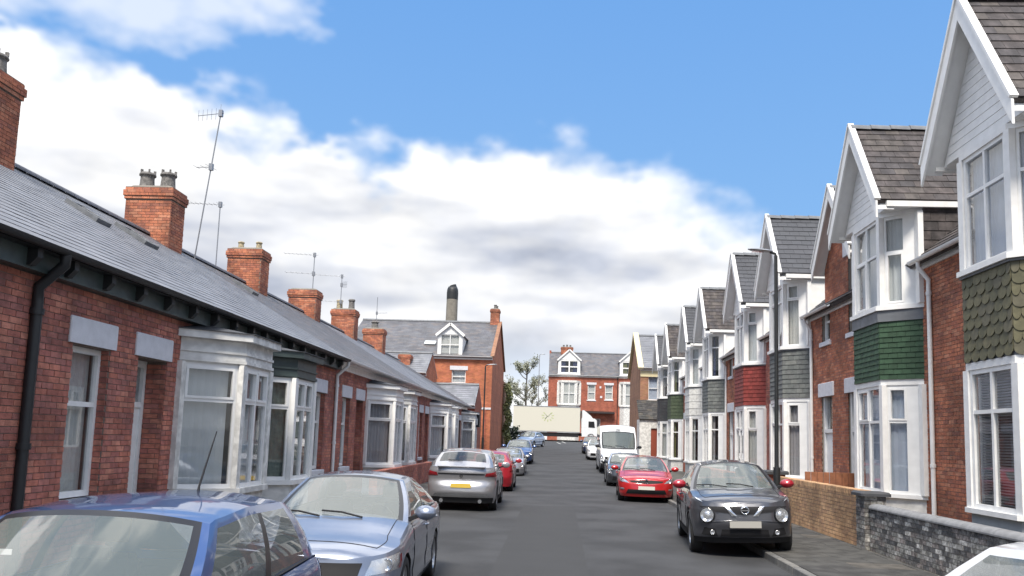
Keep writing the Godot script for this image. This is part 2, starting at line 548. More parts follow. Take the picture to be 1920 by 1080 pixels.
	mk("green_paint", lin(0.05, 0.07, 0.068), 0.5, {"tex": "blotch", "scale": 1.0})
	mk("lead", lin(0.15, 0.16, 0.175), 0.55, {"tex": "blotch", "scale": 1.0})
	mk("lead_dark", lin(0.06, 0.063, 0.07), 0.6, {"tex": "blotch", "scale": 1.0})
	mk("moss", lin(0.20, 0.16, 0.10), 0.95, {"tex": "stain", "scale": 1.6})
	mk("pot", lin(0.20, 0.19, 0.18), 0.85, {"tex": "stain", "scale": 2.5})
	mk("pot_buff", lin(0.45, 0.38, 0.25), 0.85, {"tex": "stain", "scale": 2.5})
	mk("aerial", lin(0.28, 0.29, 0.31), 0.4, {"metal": 0.7})
	mk("steel", lin(0.32, 0.33, 0.35), 0.4, {"metal": 0.6})
	mk("room", lin(0.30, 0.28, 0.26), 0.9)
	mk("pane", lin(0.03, 0.04, 0.045, 0.10), 0.01, {"glass": true})
	mk("blind", lin(0.58, 0.63, 0.65), 0.8, {"tex": "soft", "scale": 1.0})
	mk("blind_blue", lin(0.50, 0.58, 0.70), 0.8, {"tex": "soft", "scale": 1.0})
	mk("curtain_green", lin(0.24, 0.30, 0.26), 0.9, {"tex": "blotch", "scale": 2.0})
	mk("curtain_grey", lin(0.36, 0.36, 0.38), 0.9, {"tex": "soft", "scale": 2.0})
	mk("curtain_pale", lin(0.60, 0.62, 0.60), 0.9, {"tex": "soft", "scale": 2.0})
	mk("curtain_navy", lin(0.03, 0.04, 0.12), 0.9, {"tex": "soft", "scale": 2.0})
	mk("curtain_olive", lin(0.16, 0.17, 0.06), 0.9, {"tex": "soft", "scale": 2.0})
	mk("wood_fence", lin(0.30, 0.12, 0.06), 0.85, {"tex": "blotch", "scale": 1.5})
	mk("door_red", lin(0.30, 0.07, 0.04), 0.5, {"tex": "soft", "scale": 1.0})
	mk("door_dark", lin(0.05, 0.05, 0.06), 0.4, {"tex": "soft", "scale": 1.0})
	mk("concrete", lin(0.27, 0.25, 0.215), 0.9, {"tex": "blotch", "scale": 0.5, "det": "fine", "dscale": 2.0})
	mk("bark", lin(0.16, 0.145, 0.13), 0.9, {"tex": "blotch", "scale": 2.0})
	mk("leaf", lin(0.30, 0.31, 0.25), 0.7, {"back": Color(0.2, 0.25, 0.12)})
	mk("ivy", lin(0.14, 0.15, 0.06), 0.7, {"back": Color(0.12, 0.16, 0.05)})
	# vehicles
	mk("glass_car", lin(0.26, 0.30, 0.29, 0.34), 0.01, {"glass": true})  # pale film in the colour stands in for sky reflected on the glass
	mk("glass_dark", lin(0.03, 0.036, 0.04, 0.72), 0.01, {"glass": true})
	mk("tyre", lin(0.022, 0.022, 0.023), 0.85, {"tex": "fine", "scale": 6.0, "world": false})
	mk("rim", lin(0.42, 0.43, 0.45), 0.3, {"metal": 0.8})
	mk("rim_dark", lin(0.10, 0.10, 0.11), 0.35, {"metal": 0.6})
	mk("plastic", lin(0.02, 0.02, 0.022), 0.65, {"spec": 0.3})
	mk("gloss_black", lin(0.012, 0.012, 0.014), 0.3)
	mk("chrome", lin(0.75, 0.76, 0.78), 0.12, {"metal": 1.0})
	mk("lamp_lens", lin(0.75, 0.78, 0.80, 0.12), 0.02, {"glass": true})
	mk("lamp_silver", lin(0.62, 0.63, 0.65), 0.2, {"metal": 0.9})
	mk("tail_red", lin(0.17, 0.006, 0.010), 0.1, {"coat": 1.0})
	mk("plate_yellow", lin(0.62, 0.43, 0.07), 0.4)
	mk("plate_grey", lin(0.36, 0.35, 0.32), 0.45)
	mk("plate_white", lin(0.60, 0.58, 0.52), 0.4)
	mk("cream_box", lin(0.57, 0.55, 0.47), 0.5)
	mk("emblem_pale", lin(0.42, 0.46, 0.24), 0.6)
	mk("emblem_dark", lin(0.20, 0.24, 0.14), 0.6)
	mk("seat", lin(0.05, 0.05, 0.055), 0.85)
	mk("paper", lin(0.75, 0.75, 0.72), 0.8)
	mk("paper_yellow", lin(0.65, 0.62, 0.15), 0.8)
	for p in [["blue", 0.05, 0.10, 0.25, 0.45], ["silver_blue", 0.22, 0.25, 0.32, 0.6], ["silver", 0.34, 0.34, 0.36, 0.6], ["red", 0.42, 0.012, 0.014, 0.15], ["red_dark", 0.34, 0.010, 0.02, 0.15], ["grey", 0.078, 0.080, 0.092, 0.5], ["white", 0.74, 0.75, 0.76, 0.0], ["navy", 0.02, 0.035, 0.09, 0.3], ["charcoal", 0.05, 0.055, 0.062, 0.4], ["sky", 0.25, 0.33, 0.48, 0.4]]:
		mk("paint_" + p[0], lin(p[1], p[2], p[3]), 0.32, {"metal": p[4], "coat": 1.0, "coat_rough": 0.03, "tex": "soft", "scale": 0.7, "world": false})

# ---------------------------------------------------------------- building pieces
func wavy(T: Transform3D, x0: float, x1: float, y0: float, y1: float, z: float, pitch: float, amp: float, sharp := false) -> MB:
	var mb := MB.new()
	var rows := []
	var k := maxi(4, int((x1 - x0) / pitch) * (2 if sharp else 6))
	for i in k + 1:
		var t := float(i) / k
		var ph := t * (x1 - x0) / pitch
		var zz := z + (amp * (1.0 if i % 2 else -1.0) if sharp else amp * sin(ph * TAU) * (0.7 + 0.3 * sin(ph * 1.7)))
		var x := lerpf(x0, x1, t)
		rows.append(PackedVector3Array([T * Vector3(x, y0, zz), T * Vector3(x, y1, zz)]))
	if sharp:
		for i in k: mb.quad(rows[i][0], rows[i + 1][0], rows[i + 1][1], rows[i][1])
	else: mb.grid(rows)
	return mb

# one glazed opening: frame, panes, blind or curtains, as pieces of host
func glazing(host: Node3D, sub: bool, T: Transform3D, w: float, y0: float, y1: float, s: Dictionary) -> Node3D:
	var fw: float = s.get("fw", 0.065)
	var fm: Material = M[s.get("fm", "white")]
	var mb := MB.new()
	var zb := -0.07
	mb.box(Vector3(0, y0, zb), Vector3(fw, y1, 0), Color.WHITE, T)
	mb.box(Vector3(w - fw, y0, zb), Vector3(w, y1, 0), Color.WHITE, T)
	mb.box(Vector3(fw, y0, zb), Vector3(w - fw, y0 + fw, -0.002), Color.WHITE, T)
	mb.box(Vector3(fw, y1 - fw, zb), Vector3(w - fw, y1, -0.002), Color.WHITE, T)
	var xs := [fw]
	for m in s.get("mull", []):
		var xm: float = w * m
		mb.box(Vector3(xm - fw * 0.45, y0 + fw, zb), Vector3(xm + fw * 0.45, y1 - fw, -0.004), Color.WHITE, T)
		xs.append(xm - fw * 0.45); xs.append(xm + fw * 0.45)
	xs.append(w - fw)
	var ys := [y0 + fw]
	for tr in s.get("tran", []):
		var ym: float = lerpf(y0, y1, tr)
		for i in range(0, xs.size(), 2):
			mb.box(Vector3(xs[i], ym - fw * 0.42, zb), Vector3(xs[i + 1], ym + fw * 0.42, -0.006), Color.WHITE, T)
		ys.append(ym - fw * 0.42); ys.append(ym + fw * 0.42)
	ys.append(y1 - fw)
	# sash rims of the opening lights
	for o in s.get("open", []):
		var i: int = o[0] * 2; var j: int = o[1] * 2
		var e := 0.04
		var a := Vector2(xs[i], ys[j]); var b := Vector2(xs[i + 1], ys[j + 1])
		mb.box(Vector3(a.x, a.y, -0.06), Vector3(a.x + e, b.y, 0.012), Color.WHITE, T)
		mb.box(Vector3(b.x - e, a.y, -0.06), Vector3(b.x, b.y, 0.012), Color.WHITE, T)
		mb.box(Vector3(a.x + e, a.y, -0.06), Vector3(b.x - e, a.y + e, 0.011), Color.WHITE, T)
		mb.box(Vector3(a.x + e, b.y - e, -0.06), Vector3(b.x - e, b.y, 0.011), Color.WHITE, T)
	var node := part(host, "frame" if sub else "window", mb, fm)
	var home: Node3D = host if sub else node
	for i in range(0, xs.size(), 2):
		for j in range(0, ys.size(), 2):
			part(home, "pane", MB.new().box(Vector3(xs[i] - 0.004, ys[j] - 0.004, -0.045), Vector3(xs[i + 1] + 0.004, ys[j + 1] + 0.004, -0.041), Color.WHITE, T), M.pane)
	var bl: String = s.get("blind", "")
	if bl != "":
		var kind: String = s.get("bkind", "curtain")
		if kind == "vertical": part(home, "blind", wavy(T, fw * 0.5, w * s.get("bfrac", 1.0) - fw * 0.5, y0 + 0.03, y1 - 0.03, -0.13, 0.12, 0.006, true), M[bl])
		elif kind == "venetian":
			var vb := MB.new()
			var yy := y0 + 0.05
			while yy < y1 - 0.05:
				vb.box(Vector3(fw, -0.014, -0.002), Vector3(w - fw, 0.014, 0.002), Color.WHITE, T * Transform3D(Basis(Vector3.RIGHT, 0.5), Vector3(0, yy, -0.15)))
				yy += 0.045
			part(home, "blind", vb, M[bl])
		elif kind == "net": part(home, "net_curtain", wavy(T, fw * 0.5, w - fw * 0.5, y0 + 0.03, y1 - 0.03, -0.15, 0.11, 0.018), M[bl])
		else:
			var cw := w * 0.30
			part(home, "curtain", wavy(T, fw * 0.5, cw, y0, y1, -0.17, 0.12, 0.025), M[bl])
			part(home, "curtain", wavy(T, w - cw, w - fw * 0.5, y0, y1, -0.17, 0.12, 0.025), M[bl])
	return node

# a wall w by h in the plane z = 0 of T, thick behind it, with real openings [x0, y0, x1, y1]
func wall_mb(T: Transform3D, x0: float, x1: float, y0: float, y1: float, thick: float, holes: Array) -> MB:
	var xs := [x0, x1]; var ys := [y0, y1]
	for o in holes:
		for k in [o[0], o[2]]:
			if k > x0 and k < x1 and not xs.has(k): xs.append(k)
		for k in [o[1], o[3]]:
			if k > y0 and k < y1 and not ys.has(k): ys.append(k)
	xs.sort(); ys.sort()
	var mb := MB.new()
	for i in xs.size() - 1:
		for j in ys.size() - 1:
			var cx: float = (xs[i] + xs[i + 1]) / 2; var cy: float = (ys[j] + ys[j + 1]) / 2
			var open := false
			for o in holes:
				if cx > o[0] and cx < o[2] and cy > o[1] and cy < o[3]: open = true
			if not open: mb.box(Vector3(xs[i], ys[j], -thick), Vector3(xs[i + 1], ys[j + 1], 0), Color.WHITE, T)
	return mb

var brick_shape: MB = null

# real bricks laid on the plane z = 0 of T; holes as above; gable = [apex x, apex y, half width at y1]
func bricks(host: Node3D, T: Transform3D, x0: float, x1: float, y0: float, y1: float, holes: Array, kind: String, singles: int, gable := []) -> void:
	if brick_shape == null:
		brick_shape = MB.new()
		brick_shape.box(Vector3(0, 0, -0.02), Vector3(1, 1, 0.009))
	var items := []
	var mats: Dictionary = M[kind]
	var nt: int = mats.cols.size()
	var y := y0
	var j := 0
	while y < y1 - 0.03:
		var h := minf(0.065, y1 - y)
		var spans := [[x0, x1]]
		if not gable.is_empty():
			var half: float = gable[2] * (gable[1] - y - h) / (gable[1] - gable[3])
			spans = [[maxf(x0, gable[0] - half), minf(x1, gable[0] + half)]]
		for o in holes:
			if y + h * 0.6 > o[1] and y + h * 0.4 < o[3]:
				var nx := []
				for sp in spans:
					if o[2] <= sp[0] or o[0] >= sp[1]: nx.append(sp)
					else:
						if o[0] > sp[0]: nx.append([sp[0], o[0]])
						if o[2] < sp[1]: nx.append([o[2], sp[1]])
				spans = nx
		var off := 0.1125 if j % 2 else 0.0
		for sp in spans:
			var k := floori((sp[0] - off) / 0.225)
			while k * 0.225 + off < sp[1]:
				var a := maxf(k * 0.225 + off, sp[0]); var b := minf(k * 0.225 + off + 0.215, sp[1])
				k += 1
				if b - a < 0.025: continue
				var TT := T * Transform3D(Basis(Vector3(b - a, 0, 0), Vector3(0, h, 0), Vector3(0, 0, 1)), Vector3(a, y, rng.randf_range(-0.003, 0.002)))
				items.append([TT, 0, rng.randi() % nt])
		y += 0.075
		j += 1
	pieces(host, "brick", "brickwork", items, [brick_shape], mats, singles)

# rows of slates or tiles on a slope: T has x along the eaves, y up the slope, z out of the roof
func slates(host: Node3D, called: String, T: Transform3D, w: float, len: float, tw: float, gauge: float, kind: String, singles: int, thick := 0.008, lift := 0.012, wob := 0.003) -> void:
	var sh := MB.new()
	sh.box(Vector3(0, 0, 0), Vector3(1, 1, 1))
	var mats: Dictionary = M[kind]
	var nt: int = mats.cols.size()
	var items := []
	var rows := int(ceil(len / gauge))
	for j in rows:
		var y := j * gauge
		var hh := minf(gauge * 1.25, len - y)
		var x := -tw * (0.5 if j % 2 else 0.0)
		while x < w - 0.02:
			var a := maxf(x, 0.0); var b := minf(x + tw - 0.006, w)
			x += tw
			if b - a < 0.02: continue
			var tilt := Basis(Vector3.RIGHT, -lift / gauge)
			var B := T.basis * tilt * Basis(Vector3(b - a, 0, 0), Vector3(0, hh, 0), Vector3(0, 0, thick))
			items.append([Transform3D(B, T * Vector3(a, y + rng.randf_range(-wob, wob), lift + rng.randf_range(0, wob))), 0, rng.randi() % nt])
	pieces(host, called, called + "_courses", items, [sh], mats, singles)

# hung tiles on an upright panel: T has x along, y up, z out
func hung(host: Node3D, T: Transform3D, w: float, y0: float, y1: float, tw: float, gauge: float, kind: String, singles: int, scale_shape: bool) -> void:
	var sh := MB.new()
	if scale_shape:
		var pts := PackedVector2Array()
		for i in 9:
			var t := PI + PI * i / 8.0
			pts.append(Vector2(0.5 + 0.49 * cos(t), 0.42 + 0.42 * sin(t)))
		pts.append(Vector2(0.99, 1.0)); pts.append(Vector2(0.01, 1.0))
		sh.slab(pts, 0.0, 1.0)
	else: sh.box(Vector3.ZERO, Vector3(0.97, 1, 1))
	var mats: Dictionary = M[kind]
	var nt: int = mats.cols.size()
	var items := []
	var rows := int(floor((y1 - y0) / gauge))
	var g := (y1 - y0) / rows
	var cols := maxi(1, roundi(w / tw))
	var cw := w / cols
	for j in rows:
		for i in (cols + 1 if j % 2 else cols):
			var a := i * cw - (cw / 2 if j % 2 else 0.0)
			var b := minf(a + cw, w); a = maxf(a, 0.0)
			var hh := minf(g * 1.3, y1 - y0 - j * g)
			var B := T.basis * Basis(Vector3.RIGHT, -0.016 / g) * Basis(Vector3(b - a, 0, 0), Vector3(0, hh, 0), Vector3(0, 0, 0.010))
			items.append([Transform3D(B, T * Vector3(a, y0 + j * g, 0.018 + rng.randf_range(0, 0.004))), 0, rng.randi() % nt])
	pieces(host, "hung_tile", "tile_hanging", items, [sh], mats, singles)

func facet(a: Vector2, b: Vector2) -> Transform3D:
	return frame_of(Vector3(a.x, 0, a.y), Vector3(b.x - a.x, 0, b.y - a.y), Vector3.UP)

# outline of a canted bay, from the wall plane z = 0, anticlockwise from above with +z towards the street
func bay_outline(c: float, half: float, cant: float, proj: float, e := 0.0) -> PackedVector2Array:
	return PackedVector2Array([Vector2(c - half - cant - e, -0.02), Vector2(c - half - e * 0.45, proj + e), Vector2(c + half + e * 0.45, proj + e), Vector2(c + half + cant + e, -0.02)])

func posts(mb: MB, o: PackedVector2Array, y0: float, y1: float, r: float) -> void:
	for i in o.size():
		var p := o[i]
		if i == 0: mb.box(Vector3(p.x - r, y0, -0.01), Vector3(p.x + r, y1, r * 1.2))
		elif i == o.size() - 1: mb.box(Vector3(p.x - r, y0, -0.01), Vector3(p.x + r, y1, r * 1.2))
		else:
			var s := -1.0 if i == 1 else 1.0
			mb.column(V2([p.x - r + 0.02 * s, p.y - r, p.x + r + 0.02 * s, p.y - r, p.x + r - 0.02, p.y + 0.012, p.x - r + 0.02, p.y + 0.012] if false else [p.x - r, p.y + 0.012, p.x + r, p.y + 0.012, p.x + r, p.y - r, p.x - r, p.y - r]), y0, y1)

func gutter(host: Node3D, a: Vector3, b: Vector3, r: float, m: Material) -> void:
	# half-round channel, open upwards
	var rows := []
	var d := (b - a).normalized()
	var side := d.cross(Vector3.UP).normalized()
	for e in 2:
		for inner in 2: pass
	var mb := MB.new()
	for q in 2:
		rows = []
		var rr := r if q == 0 else r - 0.008
		for i in 9:
			var t := PI * i / 8.0
			var off := side * cos(t) * rr - Vector3.UP * sin(t) * rr
			rows.append(PackedVector3Array([a + off, b + off]))
		mb.grid(rows, q == 1)
	part(host, "gutter", mb, m)

func downpipe(host: Node3D, p: Vector3, y0: float, y1: float, out: float, m: Material, r := 0.038) -> void:
	# swan neck from the gutter back to the wall, then straight down
	var mb := MB.new()
	mb.tube([Vector3(p.x, y1, p.z + out), Vector3(p.x, y1 - 0.12, p.z + out), Vector3(p.x, y1 - 0.38, p.z + 0.06), Vector3(p.x, y1 - 0.55, p.z + 0.06), Vector3(p.x, y0, p.z + 0.06)], r, 10)
	for y in [y0 + 0.4, y0 + 1.6, y1 - 0.7]:
		mb.tube([Vector3(p.x, y, p.z + 0.06), Vector3(p.x, y + 0.07, p.z + 0.06)], r * 1.3, 10)
	part(host, "downpipe", mb, m)

func chimney(host: Node3D, x: float, z: float, y0: float, y1: float, wx: float, wz: float, pots: Array, real: int, kind := "brick_orange") -> void:
	var mb := MB.new()
	mb.box(Vector3(x - wx / 2, y0, z - wz / 2), Vector3(x + wx / 2, y1 - 0.38, z + wz / 2))
	var c := part(host, "chimney", mb, M.mortar)
	# oversailing courses under the cap
	var band := MB.new()
	for k in [[0.38, 0.30, 0.03], [0.30, 0.15, 0.055], [0.15, 0.06, 0.02]]:
		band.box(Vector3(x - wx / 2 - k[2], y1 - k[0], z - wz / 2 - k[2]), Vector3(x + wx / 2 + k[2], y1 - k[1], z + wz / 2 + k[2]))
	part(c, "corbel", band, M.mortar)
	for k in [[0.375, 0.305, 0.03], [0.295, 0.155, 0.055], [0.145, 0.065, 0.02]]:
		var ex: float = k[2]
		bricks(c, frame_of(Vector3(x - wx / 2 - ex, 0, z - wz / 2 - ex), Vector3(0, 0, 1), Vector3.UP), 0.0, wz + 2 * ex, y1 - k[0], y1 - k[1], [], kind, 0)
		bricks(c, Transform3D(Basis.IDENTITY, Vector3(x - wx / 2 - ex, 0, z + wz / 2 + ex)), 0.0, wx + 2 * ex, y1 - k[0], y1 - k[1], [], kind, 0)
		bricks(c, frame_of(Vector3(x + wx / 2 + ex, 0, z + wz / 2 + ex), Vector3(0, 0, -1), Vector3.UP), 0.0, wz + 2 * ex, y1 - k[0], y1 - k[1], [], kind, 0)
	var cap := MB.new()
	cap.cbox(Vector3(x - wx / 2 + 0.03, y1 - 0.06, z - wz / 2 + 0.03), Vector3(x + wx / 2 - 0.03, y1, z + wz / 2 - 0.03), 0.05)
	part(c, "flaunching", cap, M.concrete)
	bricks(c, frame_of(Vector3(x - wx / 2, 0, z - wz / 2), Vector3(0, 0, 1), Vector3.UP), 0.005, wz - 0.005, y0, y1 - 0.38, [], kind, real)
	bricks(c, Transform3D(Basis.IDENTITY, Vector3(x - wx / 2, 0, z + wz / 2)), 0.005, wx - 0.005, y0, y1 - 0.38, [], kind, real / 2)
	bricks(c, frame_of(Vector3(x + wx / 2, 0, z + wz / 2), Vector3(0, 0, -1), Vector3.UP), 0.005, wz - 0.005, y0, y1 - 0.38, [], kind, 0)
	for p in pots:
		var h: float = p[2]; var r: float = p[3]
		var pm := MB.new()
		var T := Transform3D(Basis.IDENTITY, Vector3(x + p[0], y1 - 0.005, z + p[1]))
		pm.lathe([Vector2(r * 1.08, 0), Vector2(r, 0.06), Vector2(r * 0.92, h * 0.6), Vector2(r * 0.92, h * 0.8), Vector2(r * 1.12, h * 0.82), Vector2(r * 1.12, h * 0.9), Vector2(r * 0.98, h), Vector2(r * 0.75, h), Vector2(r * 0.7, h * 0.3)], 14, T)
		if p.size() > 5:
			for k in 5:
				var t := TAU * k / 5.0
				pm.box(Vector3(-0.03, h - 0.01, -0.02), Vector3(0.03, h + 0.07, 0.02), Color.WHITE, T * Transform3D(Basis(Vector3.UP, t), Vector3(cos(t) * r * 0.88, 0, -sin(t) * r * 0.88)))
		part(c, "chimney_pot", pm, M[p[4]])

func aerial(label: String, at: Vector3, h: float, lean: float, booms: Array, group := "television aerials on the chimneys") -> void:
	var t := thing("television_aerial", label, "aerial", at, 0.0, group)
	var top := Vector3(lean, h, 0)
	part(t, "mast", MB.new().tube([Vector3.ZERO, top], 0.017, 6), M.aerial)
	for b in booms:
		# [height share, length, turn, number of rods, rods upright]
		var p: Vector3 = top * b[0]
		var dir := Vector3(cos(b[2]), 0.04, sin(b[2]))
		var mb := MB.new()
		mb.tube([p - dir * b[1] * 0.12, p + dir * b[1]], 0.010, 5)
		for k in b[3]:
			var q: Vector3 = p + dir * b[1] * (0.02 + 0.96 * k / maxf(1.0, b[3] - 1.0))
			var s: Vector3 = Vector3.UP if b[4] else dir.cross(Vector3.UP).normalized()
			var l := 0.16 if k > 0 else 0.26
			mb.tube([q - s * l, q + s * l], 0.005, 4)
		mb.box(Vector3(-0.05, -0.09, -0.05), Vector3(0.05, 0.09, 0.05), Color.WHITE, Transform3D(Basis.IDENTITY, p))
		part(t, "boom", mb, M.aerial)

# ---------------------------------------------------------------- single-storey cottages along the west side
func cottage(d0: float, d1: float, flip: bool, o: Dictionary) -> Node3D:
	var w := d1 - d0
	var h := thing("terraced_cottage", o.label, "cottage", Vector3(-6, 0, -d0), PI / 2, "brick cottages in the low terrace")
	var X := func(a: float) -> float: return w - a if flip else a
	var span := func(a: float, b: float) -> Array: return [minf(X.call(a), X.call(b)), maxf(X.call(a), X.call(b))]
	var win: Array = span.call(0.90, 1.78)
	var door: Array = span.call(2.55, 3.45)
	var bc: float = X.call(w - 1.42)
	var holes := [[win[0], 0.95, win[1], 2.88], [door[0], -0.3, door[1], 2.88], [bc - 1.25, 0.95, bc + 1.25, 3.0]]
	var detail: int = o.detail
	var I := Transform3D.IDENTITY
	var wb := wall_mb(I, 0.0, w, -0.3, 3.95, 0.32, holes)
	var wl := part(h, "wall", wb, M.mortar if detail > 0 else M.brick_far)
	if detail > 0:
		var bh := holes.duplicate()
		bh.append([bc - 1.38, -0.3, bc + 1.38, 3.45])
		bricks(h if false else wl, I, 0.0, w, -0.02, 3.62, bh, "brick_red", o.get("singles", 0))
	var rest := MB.new()
	rest.box(Vector3(0, -0.3, -8.9), Vector3(w, 3.95, -8.6))
	rest.box(Vector3(0, -0.3, -8.6), Vector3(0.1, 3.95, -0.32))
	rest.box(Vector3(w - 0.1, -0.3, -8.6), Vector3(w, 3.95, -0.32))
	rest.box(Vector3(0.1, 3.6, -8.6), Vector3(w - 0.1, 3.7, -0.32))
	rest.slab(V2([-8.9, 3.95, -0.1, 3.95, -4.6, 6.62]), -0.1, 0.0, frame_of(Vector3.ZERO, Vector3(0, 0, 1), Vector3.UP))
	rest.slab(V2([-8.9, 3.95, -0.1, 3.95, -4.6, 6.62]), -0.1, 0.0, frame_of(Vector3(w - 0.1, 0, 0), Vector3(0, 0, 1), Vector3.UP))
	part(h, "back_wall", rest, M.brick_far)
	# window and door under pale stone lintels
	for k in [win, door]:
		part(h, "lintel", MB.new().cbox(Vector3(k[0] - 0.12, 2.9, -0.15), Vector3(k[1] + 0.12, 3.23, 0.035), 0.012), M.stone)
	var Tw := Transform3D(Basis.IDENTITY, Vector3(win[0], 0, -0.11))
	glazing(h, false, Tw, win[1] - win[0], 0.98, 2.88, {"tran": [0.62], "blind": o.get("win", "curtain_pale"), "bkind": "net", "fw": 0.075})
	part(h, "sill", MB.new().cbox(Vector3(win[0] - 0.1, 0.84, -0.12), Vector3(win[1] + 0.1, 0.96, 0.07), 0.012), M.stone)
	for k in [win, door]:
		var y0 := 0.96 if k == win else 0.0
		var dz := -0.11 if k == win else -0.40
		var rv := MB.new()
		rv.box(Vector3(k[0] - 0.1, y0, dz), Vector3(k[0] + 0.006, 2.9, -0.006))
		rv.box(Vector3(k[1] - 0.006, y0, dz), Vector3(k[1] + 0.1, 2.9, -0.006))
		part(wl, "reveal", rv, M.mortar)
		if detail > 0: bricks(wl, frame_of(Vector3(k[1] - 0.007, 0, dz), Vector3(0, 0, 1), Vector3.UP), 0.0, -dz - 0.004, y0, 2.88, [], "brick_red", 30 if o.get("singles", 0) > 200 else 0)
	rest = MB.new().box(Vector3(door[0] - 0.1, 2.89, -0.40), Vector3(door[1] + 0.1, 3.0, -0.15))
	part(wl, "porch_ceiling", rest, M.white_old)
	var df := MB.new()
	df.box(Vector3(door[0], 0.0, -0.16), Vector3(door[0] + 0.09, 2.88, -0.06))
	df.box(Vector3(door[1] - 0.09, 0.0, -0.16), Vector3(door[1], 2.88, -0.06))
	df.box(Vector3(door[0] + 0.09, 2.78, -0.16), Vector3(door[1] - 0.09, 2.88, -0.062))
	df.box(Vector3(door[0] + 0.09, 2.18, -0.16), Vector3(door[1] - 0.09, 2.26, -0.064))
	var dr := part(h, "door", MB.new().box(Vector3(door[0] + 0.09, 0.02, -0.14), Vector3(door[1] - 0.09, 2.18, -0.09)), M[o.get("door", "white")])
	dr.position.z = -0.24
	part(dr, "door_frame", df, M.white)
	part(dr, "pane", MB.new().box(Vector3(door[0] + 0.09, 2.26, -0.12), Vector3(door[1] - 0.09, 2.78, -0.115)), M.pane)
	part(dr, "handle", MB.new().tube([Vector3(door[0] + 0.18, 1.05, -0.085), Vector3(door[0] + 0.18, 1.05, -0.05), Vector3(door[0] + 0.28, 1.05, -0.05)], 0.012, 6), M.chrome)
	# canted bay
	var half := 0.66; var cant := 0.72; var proj := 0.8
	var base := bay_outline(bc, half, cant, proj)
	var top := 2.95
	var bay := MB.new()
	bay.column(bay_outline(bc, half, cant, proj, 0.06), 0.86, 0.95)
	var head := MB.new()
	head.column(base, top, 3.34)
	head.column(bay_outline(bc, half, cant, proj, 0.03), top + 0.02, top + 0.07)
	head.column(bay_outline(bc, half, cant, proj, 0.025), 3.12, 3.16)
	head.column(bay_outline(bc, half, cant, proj, 0.13), 3.34, 3.46)
	posts(bay, base, 0.95, top, 0.075)
	var by := part(h, "bay_window", bay, M[o.get("bay", "white_old")])
	part(by, "bay_head", head, M[o.get("head", o.get("bay", "white_old"))])
	part(by, "plinth", MB.new().column(bay_outline(bc, half, cant, proj, -0.02), -0.2, 0.86), M[o.get("plinth", "white_old")])
	var rf := MB.new()
	rf.ring(bay_outline(bc, half, cant, proj, 0.16), 3.46, bay_outline(bc, half, cant * 0.5, 0.0, 0.0), 3.64, I, false)
	rf.column(bay_outline(bc, half, cant, proj, 0.16), 3.46, 3.475)
	part(by, "bay_roof", rf, M.lead_dark)
	for k in 3:
		var T := facet(base[k], base[k + 1])
		var len := base[k].distance_to(base[k + 1])
		var e := 0.085
		var TT := T * Transform3D(Basis.IDENTITY, Vector3(e, 0, -0.02))
		var bk: String = o.get("blind", "blind")
		var kind: String = o.get("bkind", "vertical")
		glazing(by, true, TT, len - 2 * e, 0.95, top, {"tran": [0.70] if k != 1 else [0.70], "mull": [0.5] if k == 1 else [], "open": [[0, 1]] if k != 1 else [[0, 1], [1, 1]], "blind": bk, "bkind": kind, "bfrac": 0.9})
	# eaves: boxed board with brackets, or a plain white fascia
	if o.get("black_eaves", false):
		part(h, "eaves_board", MB.new().box(Vector3(0, 3.58, -0.02), Vector3(w, 3.86, 0.17)), M.green_paint)
		part(h, "soffit", MB.new().box(Vector3(0, 3.80, 0.17), Vector3(w, 3.83, 0.30)), M.black_paint)
		var k := 0.35
		while k < w - 0.1:
			if absf(k - bc) > 1.3 or true:
				part(h, "bracket", MB.new().slab(V2([0, 3.61, 0.04, 3.61, 0.12, 3.70, 0.12, 3.80, 0, 3.80]), -0.05, 0.05, frame_of(Vector3(k, 0, 0.17), Vector3(0, 0, 1), Vector3.UP)), M.black_paint)
			k += 0.85
		gutter(h, Vector3(0, 3.86, 0.36), Vector3(w, 3.86, 0.36), 0.062, M.black_paint)
	else:
		part(h, "fascia", MB.new().box(Vector3(0, 3.62, 0.0), Vector3(w, 3.83, 0.06)), M.white)
		part(h, "soffit", MB.new().box(Vector3(0, 3.80, 0.06), Vector3(w, 3.82, 0.30)), M.white)
		gutter(h, Vector3(0, 3.86, 0.36), Vector3(w, 3.86, 0.36), 0.062, M.white)
	if o.has("pipe"):
		downpipe(h, Vector3(0.02 if o.get("pipe_near", true) else w - 0.06, 0, 0.0), 0.0, 3.82, 0.34, M[o.pipe], 0.062 if o.pipe == "black_paint" else 0.045)
	# roof
	var eave := Vector3(0, 3.88, 0.33); var ridge := Vector3(0, 6.76, -4.6)
	var up := (ridge - eave)
	var Tr := frame_of(eave, Vector3.RIGHT, up)
	var deck := MB.new()
	deck.box(Vector3(0, 0, -0.09), Vector3(w, up.length(), -0.004), Color.WHITE, Tr)
	var back := Vector3(0, 3.88, -9.1) - ridge
	deck.box(Vector3(0, -back.length(), -0.09), Vector3(w, -0.02, 0.0), Color.WHITE, frame_of(ridge, Vector3.RIGHT, -back))
	var roof := part(h, "roof", deck, M["slate_old_0"])
	if detail > 0: slates(roof, "slate", Tr, w, up.length(), 0.30, 0.22, o.slate, o.get("slates", 0), 0.005, 0.007, 0.003)
	else: slates(roof, "slate", Tr, w, up.length(), 0.5, 0.34, o.slate, 0, 0.008, 0.012, 0.002)
	var rt := 0.0
